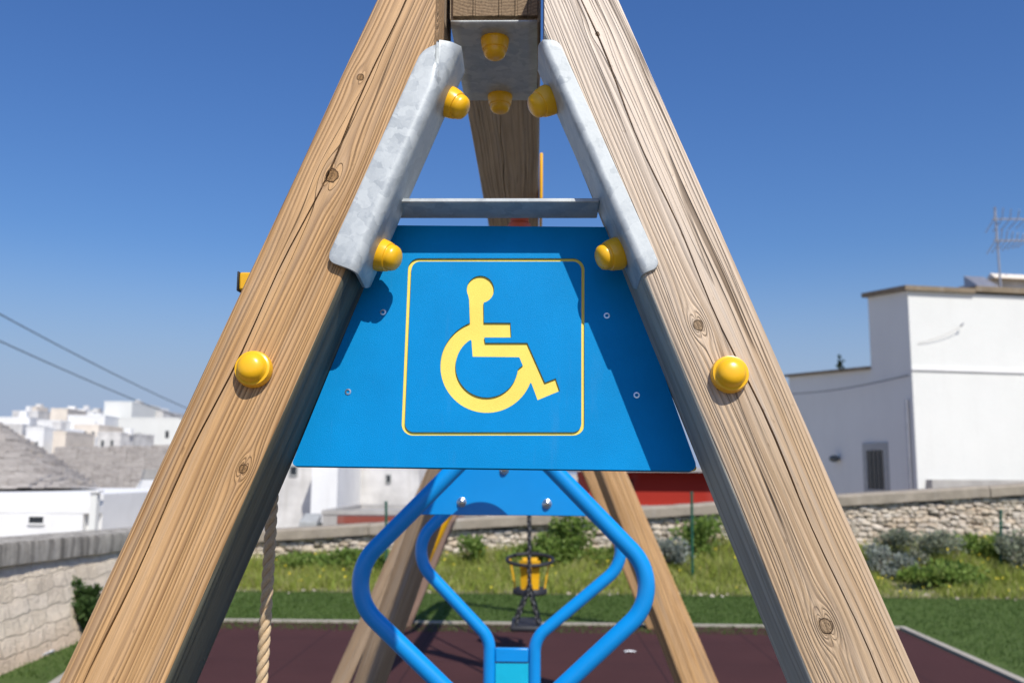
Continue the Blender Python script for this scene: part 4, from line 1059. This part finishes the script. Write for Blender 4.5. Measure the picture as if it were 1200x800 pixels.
bm = bmesh.new(); prismY(bm, [(-.12,zt+.05),(u1+.1,zr1+.05),(u1+.1,zr1+.20),(-.12,zt+.20)], 1.97, 12.1); link('roof_edge', bm, M['roof_edge'], bld, FLM)
bm = bmesh.new(); prismY(bm, [(u1+.01,zl+.002),(u2+.1,zr2+.002),(u2+.1,zr2+.09),(u1+.01,zl+.09)], -.1, 9.1); link('roof_edge', bm, M['roof_edge'], bld, FLM)
# string course and sloped plinth on the sunny front
zs = onfront(1120,433).z
link('string_course', B(((-.05,-.03,zs-.03),(.0-.002,12,zs+.05))), M['white'], bld, FLM)
zp = onfront(1150,562).z
link('plinth', B(((-.25,.25,-1.6),(-.004,12,zp))), M['concrete'], bld, FLM)
# window in the flank
w0, w1 = onface(1033,565), onface(1009,527); ua, ub = (Vector((w0.x,w0.y,0))-k0).length, (Vector((w1.x,w1.y,0))-k0).length
FW = FLM @ Matrix(((1,0,0,0),(0,1,0,0),(0,0,1,0),(0,0,0,1)))
win = window(bld, FLM, min(ua,ub), max(ua,ub), onface(1020,573).z, onface(1020,527).z, surround=.2, y=-.005)
bm = bmesh.new()
for k in range(1,4): xx = min(ua,ub)+abs(ub-ua)*k/4; box(bm, (xx-.008,-.028,onface(1020,573).z), (xx+.008,-.012,onface(1020,527).z))
link('grille', bm, M['soffit'], win, FLM)
bm = bmesh.new(); xx = .22; tube(bm, [(xx,-.06,-.2),(xx,-.06,zl*.78)], .045, 10); link('downpipe', bm, M['lead'], bld, FLM, smooth=50)
# lamp on flank
lp = onface(971,537); ul = (Vector((lp.x,lp.y,0))-k0).length
bm = bmesh.new(); bmesh.ops.create_uvsphere(bm, u_segments=14, v_segments=10, radius=.15, matrix=Matrix.Translation((ul,-.14,lp.z))@Matrix.Diagonal((1,1,.7,1))); box(bm, (ul-.06,-.1,lp.z-.05),(ul+.06,.03,lp.z+.05)); link('wall_lamp', bm, M['soffit'], bld, FLM, smooth=50)
hk = onfront(1127,380); bm = bmesh.new(); tube(bm, [(hk.x-.05,hk.y-.03,hk.z-.05),(hk.x,hk.y-.07,hk.z),(hk.x+.04,hk.y-.01,hk.z+.03)], .022, 8); link('cable_hook', bm, M['lead'], bld, None, smooth=50)
pts = []
for k in range(13):
    t = k/12; p = onfront(1076+51*t, 402-20*t); pts.append((p.x, p.y-.012, p.z-.06*math.sin(math.pi*t)))
bm = bmesh.new(); tube(bm, pts, .007, 6); link('wall_cable', bm, M['concrete'], bld, None)
bm = bmesh.new(); pts = []
for k in range(13):
    u = u1*.05+(u2-u1*.1)*k/12; p = FLM @ Vector((u,-.03,zl-.35-.12*math.sin(math.pi*k/12))); pts.append(p)
tube(bm, pts, .012, 6); link('wall_cable', bm, M['cable'], bld, None)
# roof block and aerial
rb0, rb1 = onfront(1163,331), onfront(1215,325)
link('roof_block', B(((.6,(rb0-k0).dot(wdir)+.35,zt+.21),(3.2,(rb1-k0).dot(wdir)+2,zt+.55))), M['grey_white'], bld, FLM)
bm = bmesh.new(); prismY(bm, [(-.02,zt+.205),(.55,zr1*.0+zt+.205),(.55,zt+.62),(-.02,zt+.24)], (rb0-k0).dot(wdir)-.3, (rb0-k0).dot(wdir)+.33); link('roof_vent', bm, M['lead'], bld, FLM)
bm = bmesh.new(); prismY(bm, [(.3,zt+.56),(.7,zt+.56),(.5,zt+.72)], (rb0-k0).dot(wdir)+.5, (rb0-k0).dot(wdir)+3); link('ridge_tile', bm, M['beige'], bld, FLM)
am = onfront(1180,331) + Vector((0,.35,0)); at_ = P(1175,243,am.y)
ae = empty('aerial', (am.x,am.y,zt+.2), 'spindly television aerial on a mast on the white building roof', 'aerial')
bm = bmesh.new(); tube(bm, [(am.x,am.y,zt+.2),(am.x-.02,am.y,at_.z)], .03, 8); link('mast', bm, M['lead'], ae, None, smooth=50)
zb1 = P(1178,258,am.y).z; zb2 = P(1178,283,am.y).z
for zz, L_ in ((zb1,1.5),(zb2,1.0)):
    bm = bmesh.new(); tube(bm, [(am.x-.15,am.y-.1,zz),(am.x+L_,am.y-.05,zz+.02)], .022, 6)
    for k in range(7):
        xx = am.x-.1+L_*k/7
        tube(bm, [(xx-.08,am.y-.35,zz+.28*(1-k/9)),(xx,am.y-.08,zz),(xx-.08,am.y+.3,zz-.28*(1-k/9))], .012, 5)
    link('boom', bm, M['lead'], ae, None, smooth=50)
# weed on the wing roof
wr = onface(983,436); plant('roof_weed', (wr.x+.05,wr.y,wr.z+.06), (.05,.05,.26), 60, .10, 'leaf_dark', 'lone spindly weed growing on the low wing roof edge', 'plant', 6, 21, stems=3)

# ------------------------------------------------------------------ trulli on the left
def cone_roof(parent, c, rad, h, n=26, top=.06):
    bm = bmesh.new(); rn = random.Random(2); seg = 64
    for i in range(n):
        t0, t1 = i/n, (i+1)/n; r0_ = rad*(1-t0)**.94+.05; r1_ = rad*(1-t1)**.94+.04
        z0, z1 = c[2]+h*t0, c[2]+h*t1
        ns = max(8, int(2*math.pi*r0_/.42)); off = rn.random()
        for k in range(ns):
            a0_ = 2*math.pi*(k+off)/ns; a1_ = 2*math.pi*(k+1+off)/ns; jr = rn.uniform(-.06,.05); jz = rn.uniform(-.02,.02)
            vs = []
            for (r_, z) in ((r0_+jr+.05,z0+jz),(r0_+jr+.03,z0+h/n*.9+jz),(r1_-.12,z1+.03+jz),(r1_-.3 if r1_>.35 else .01,z0)):
                for a_ in (a0_,a1_): vs.append(bm.verts.new((c[0]+r_*math.cos(a_), c[1]+r_*math.sin(a_), z)))
            for q in ((0,1,3,2),(2,3,5,4)): bm.faces.new([vs[j] for j in q])
            bm.faces.new((vs[0],vs[2],vs[4],vs[6])); bm.faces.new((vs[1],vs[7],vs[5],vs[3]))
    return link('roof', bm, M['slabs'], parent, None)
YT = 26.0
ap = P(-26,484,YT+3.2); bs = P(-30,571,YT+1); rad = P(98,572,YT+3.2).x-ap.x
tr1 = empty('trullo_house', (ap.x, YT+rad, 0), 'white trullo house with grey conical stone roof at the left edge', 'house')
cone_roof(tr1, (ap.x, YT+3.2, bs.z), rad, ap.z-bs.z, 24)
wx0, wx1 = ap.x-3.5, P(122,572,YT-1).x; zwt = P(60,578,YT-1).z
wlm = link('wall', B(((wx0,YT-1,-1.6),(wx1,YT+rad*2,zwt))), M['white'], tr1, None)
link('ledge', B(((wx0,YT-1.25,P(60,596,YT-1).z-.1),(wx1,YT-1.004,P(60,592,YT-1).z))), M['white'], tr1, None)
v0, v1 = P(40,612,YT-1), P(57.5,604.5,YT-1)
window(tr1, Matrix(), v0.x, v1.x, v0.z, v1.z, frame='white', y=YT-1.26)
link('lower_wall', B(((wx0,YT-1.24,-1.6),(wx1-.4,YT-1.005,P(60,596,YT-1).z-.104))), M['white'], tr1, None)
cp0, cp1 = P(113,600,YT-1), P(124,574,YT-1)
link('chimney', B(((cp0.x+.02,YT-1.45,-1.6),(cp1.x-.02,YT-1.255,cp1.z-.06))), M['white_clean'], tr1, None)
link('chimney_cap', B(((cp0.x-.05,YT-1.5,cp1.z-.056),(cp1.x+.05,YT-1.2,cp1.z))), M['white'], tr1, None)
YT2 = 38.0
tr2 = empty('stone_roofed_house', (P(130,560,YT2).x, YT2+3, 0), 'house with broad grey stone slate roof behind the conical trullo', 'house')
rA, rB = P(66,524,YT2+5), P(250,521,YT2+5); eA, eB = P(40,606,YT2), P(262,606,YT2)
bm = bmesh.new(); rn = random.Random(8); NR = 26
for i in range(NR):
    t0, t1 = i/NR, (i+1)/NR; a_, b_ = eA.lerp(rA,t0), eB.lerp(rB,t0); a2, b2 = eA.lerp(rA,t1), eB.lerp(rB,t1); ns = 26
    for k in range(ns):
        j = rn.uniform(-.05,.05); q0, q1 = a_.lerp(b_,k/ns), a_.lerp(b_,(k+1)/ns); r0_, r1_ = a2.lerp(b2,k/ns), a2.lerp(b2,(k+1)/ns)
        o_ = Vector((0,-.12+j,.10+j))
        v = [bm.verts.new(c) for c in (q0+Vector((0,-.12+j,j-.05)),q1+Vector((0,-.12+j,j-.05)),q1+o_,q0+o_,r1_+Vector((0,0,.02+j*.5)),r0_+Vector((0,0,.02+j*.5)))]
        bm.faces.new((v[0],v[1],v[2],v[3])); bm.faces.new((v[3],v[2],v[4],v[5]))
v = [bm.verts.new(c) for c in (rA, rB, Vector((eB.x,YT2+10,eB.z)), Vector((eA.x,YT2+10,eA.z)))]; bm.faces.new(v)
for c_ in ((eA,rA),(eB,rB)): bm.faces.new([bm.verts.new(v) for v in (c_[0],c_[1],Vector((c_[0].x,YT2+10,c_[0].z)))])
link('roof', bm, M['slabs'], tr2, None)
link('wall', B(((eA.x+.3,YT2+.2,-1.6),(eB.x-.3,YT2+9.8,eA.z-.1))), M['white'], tr2, None)
pw0, pw1 = P(152,600,YT2-3), P(182,560,YT2-3)
pw = empty('white_gable', ((pw0.x+pw1.x)/2,YT2-3,0), 'white sloping parapet wall in front of the broad slate roof', 'wall')
bm = bmesh.new(); prismY(bm, [(pw0.x-.3,-1.6),(pw1.x+2.5,-1.6),(pw1.x+2.5,pw1.z+.3),(pw1.x-.5,pw1.z),(pw0.x-.3,P(152,596,YT2-3).z)], YT2-3, YT2-2.5); link('wall_face', bm, M['white'], pw, None)
bm = bmesh.new(); box(bm, (P(166,560,YT2-3).x,YT2-3.02,P(166,561,YT2-3).z),(pw1.x+2.5,YT2-2.4,P(166,556,YT2-3).z+.2)); link('parapet_cap', bm, M['concrete'], pw, None)

# ------------------------------------------------------------------ overhead cables
def cable(a_, b_, sag, label, r_=.012):
    bm = bmesh.new(); pts = []
    for k in range(25):
        t = k/24; p = a_.lerp(b_,t); pts.append((p.x,p.y,p.z-sag*4*t*(1-t)))
    tube(bm, pts, r_, 6); tag(link('power_cable', bm, M['cable'], None, None, smooth=180), label, 'cable', 'overhead cables on the left')
cable(P(-60,335,20), P(290,506,48), .25, 'upper of the two dark overhead cables slanting down on the left', .016)
cable(P(-60,372,20), P(290,516,48), .2, 'lower of the two dark overhead cables slanting down on the left', .016)
print('objects', len(bpy.data.objects))
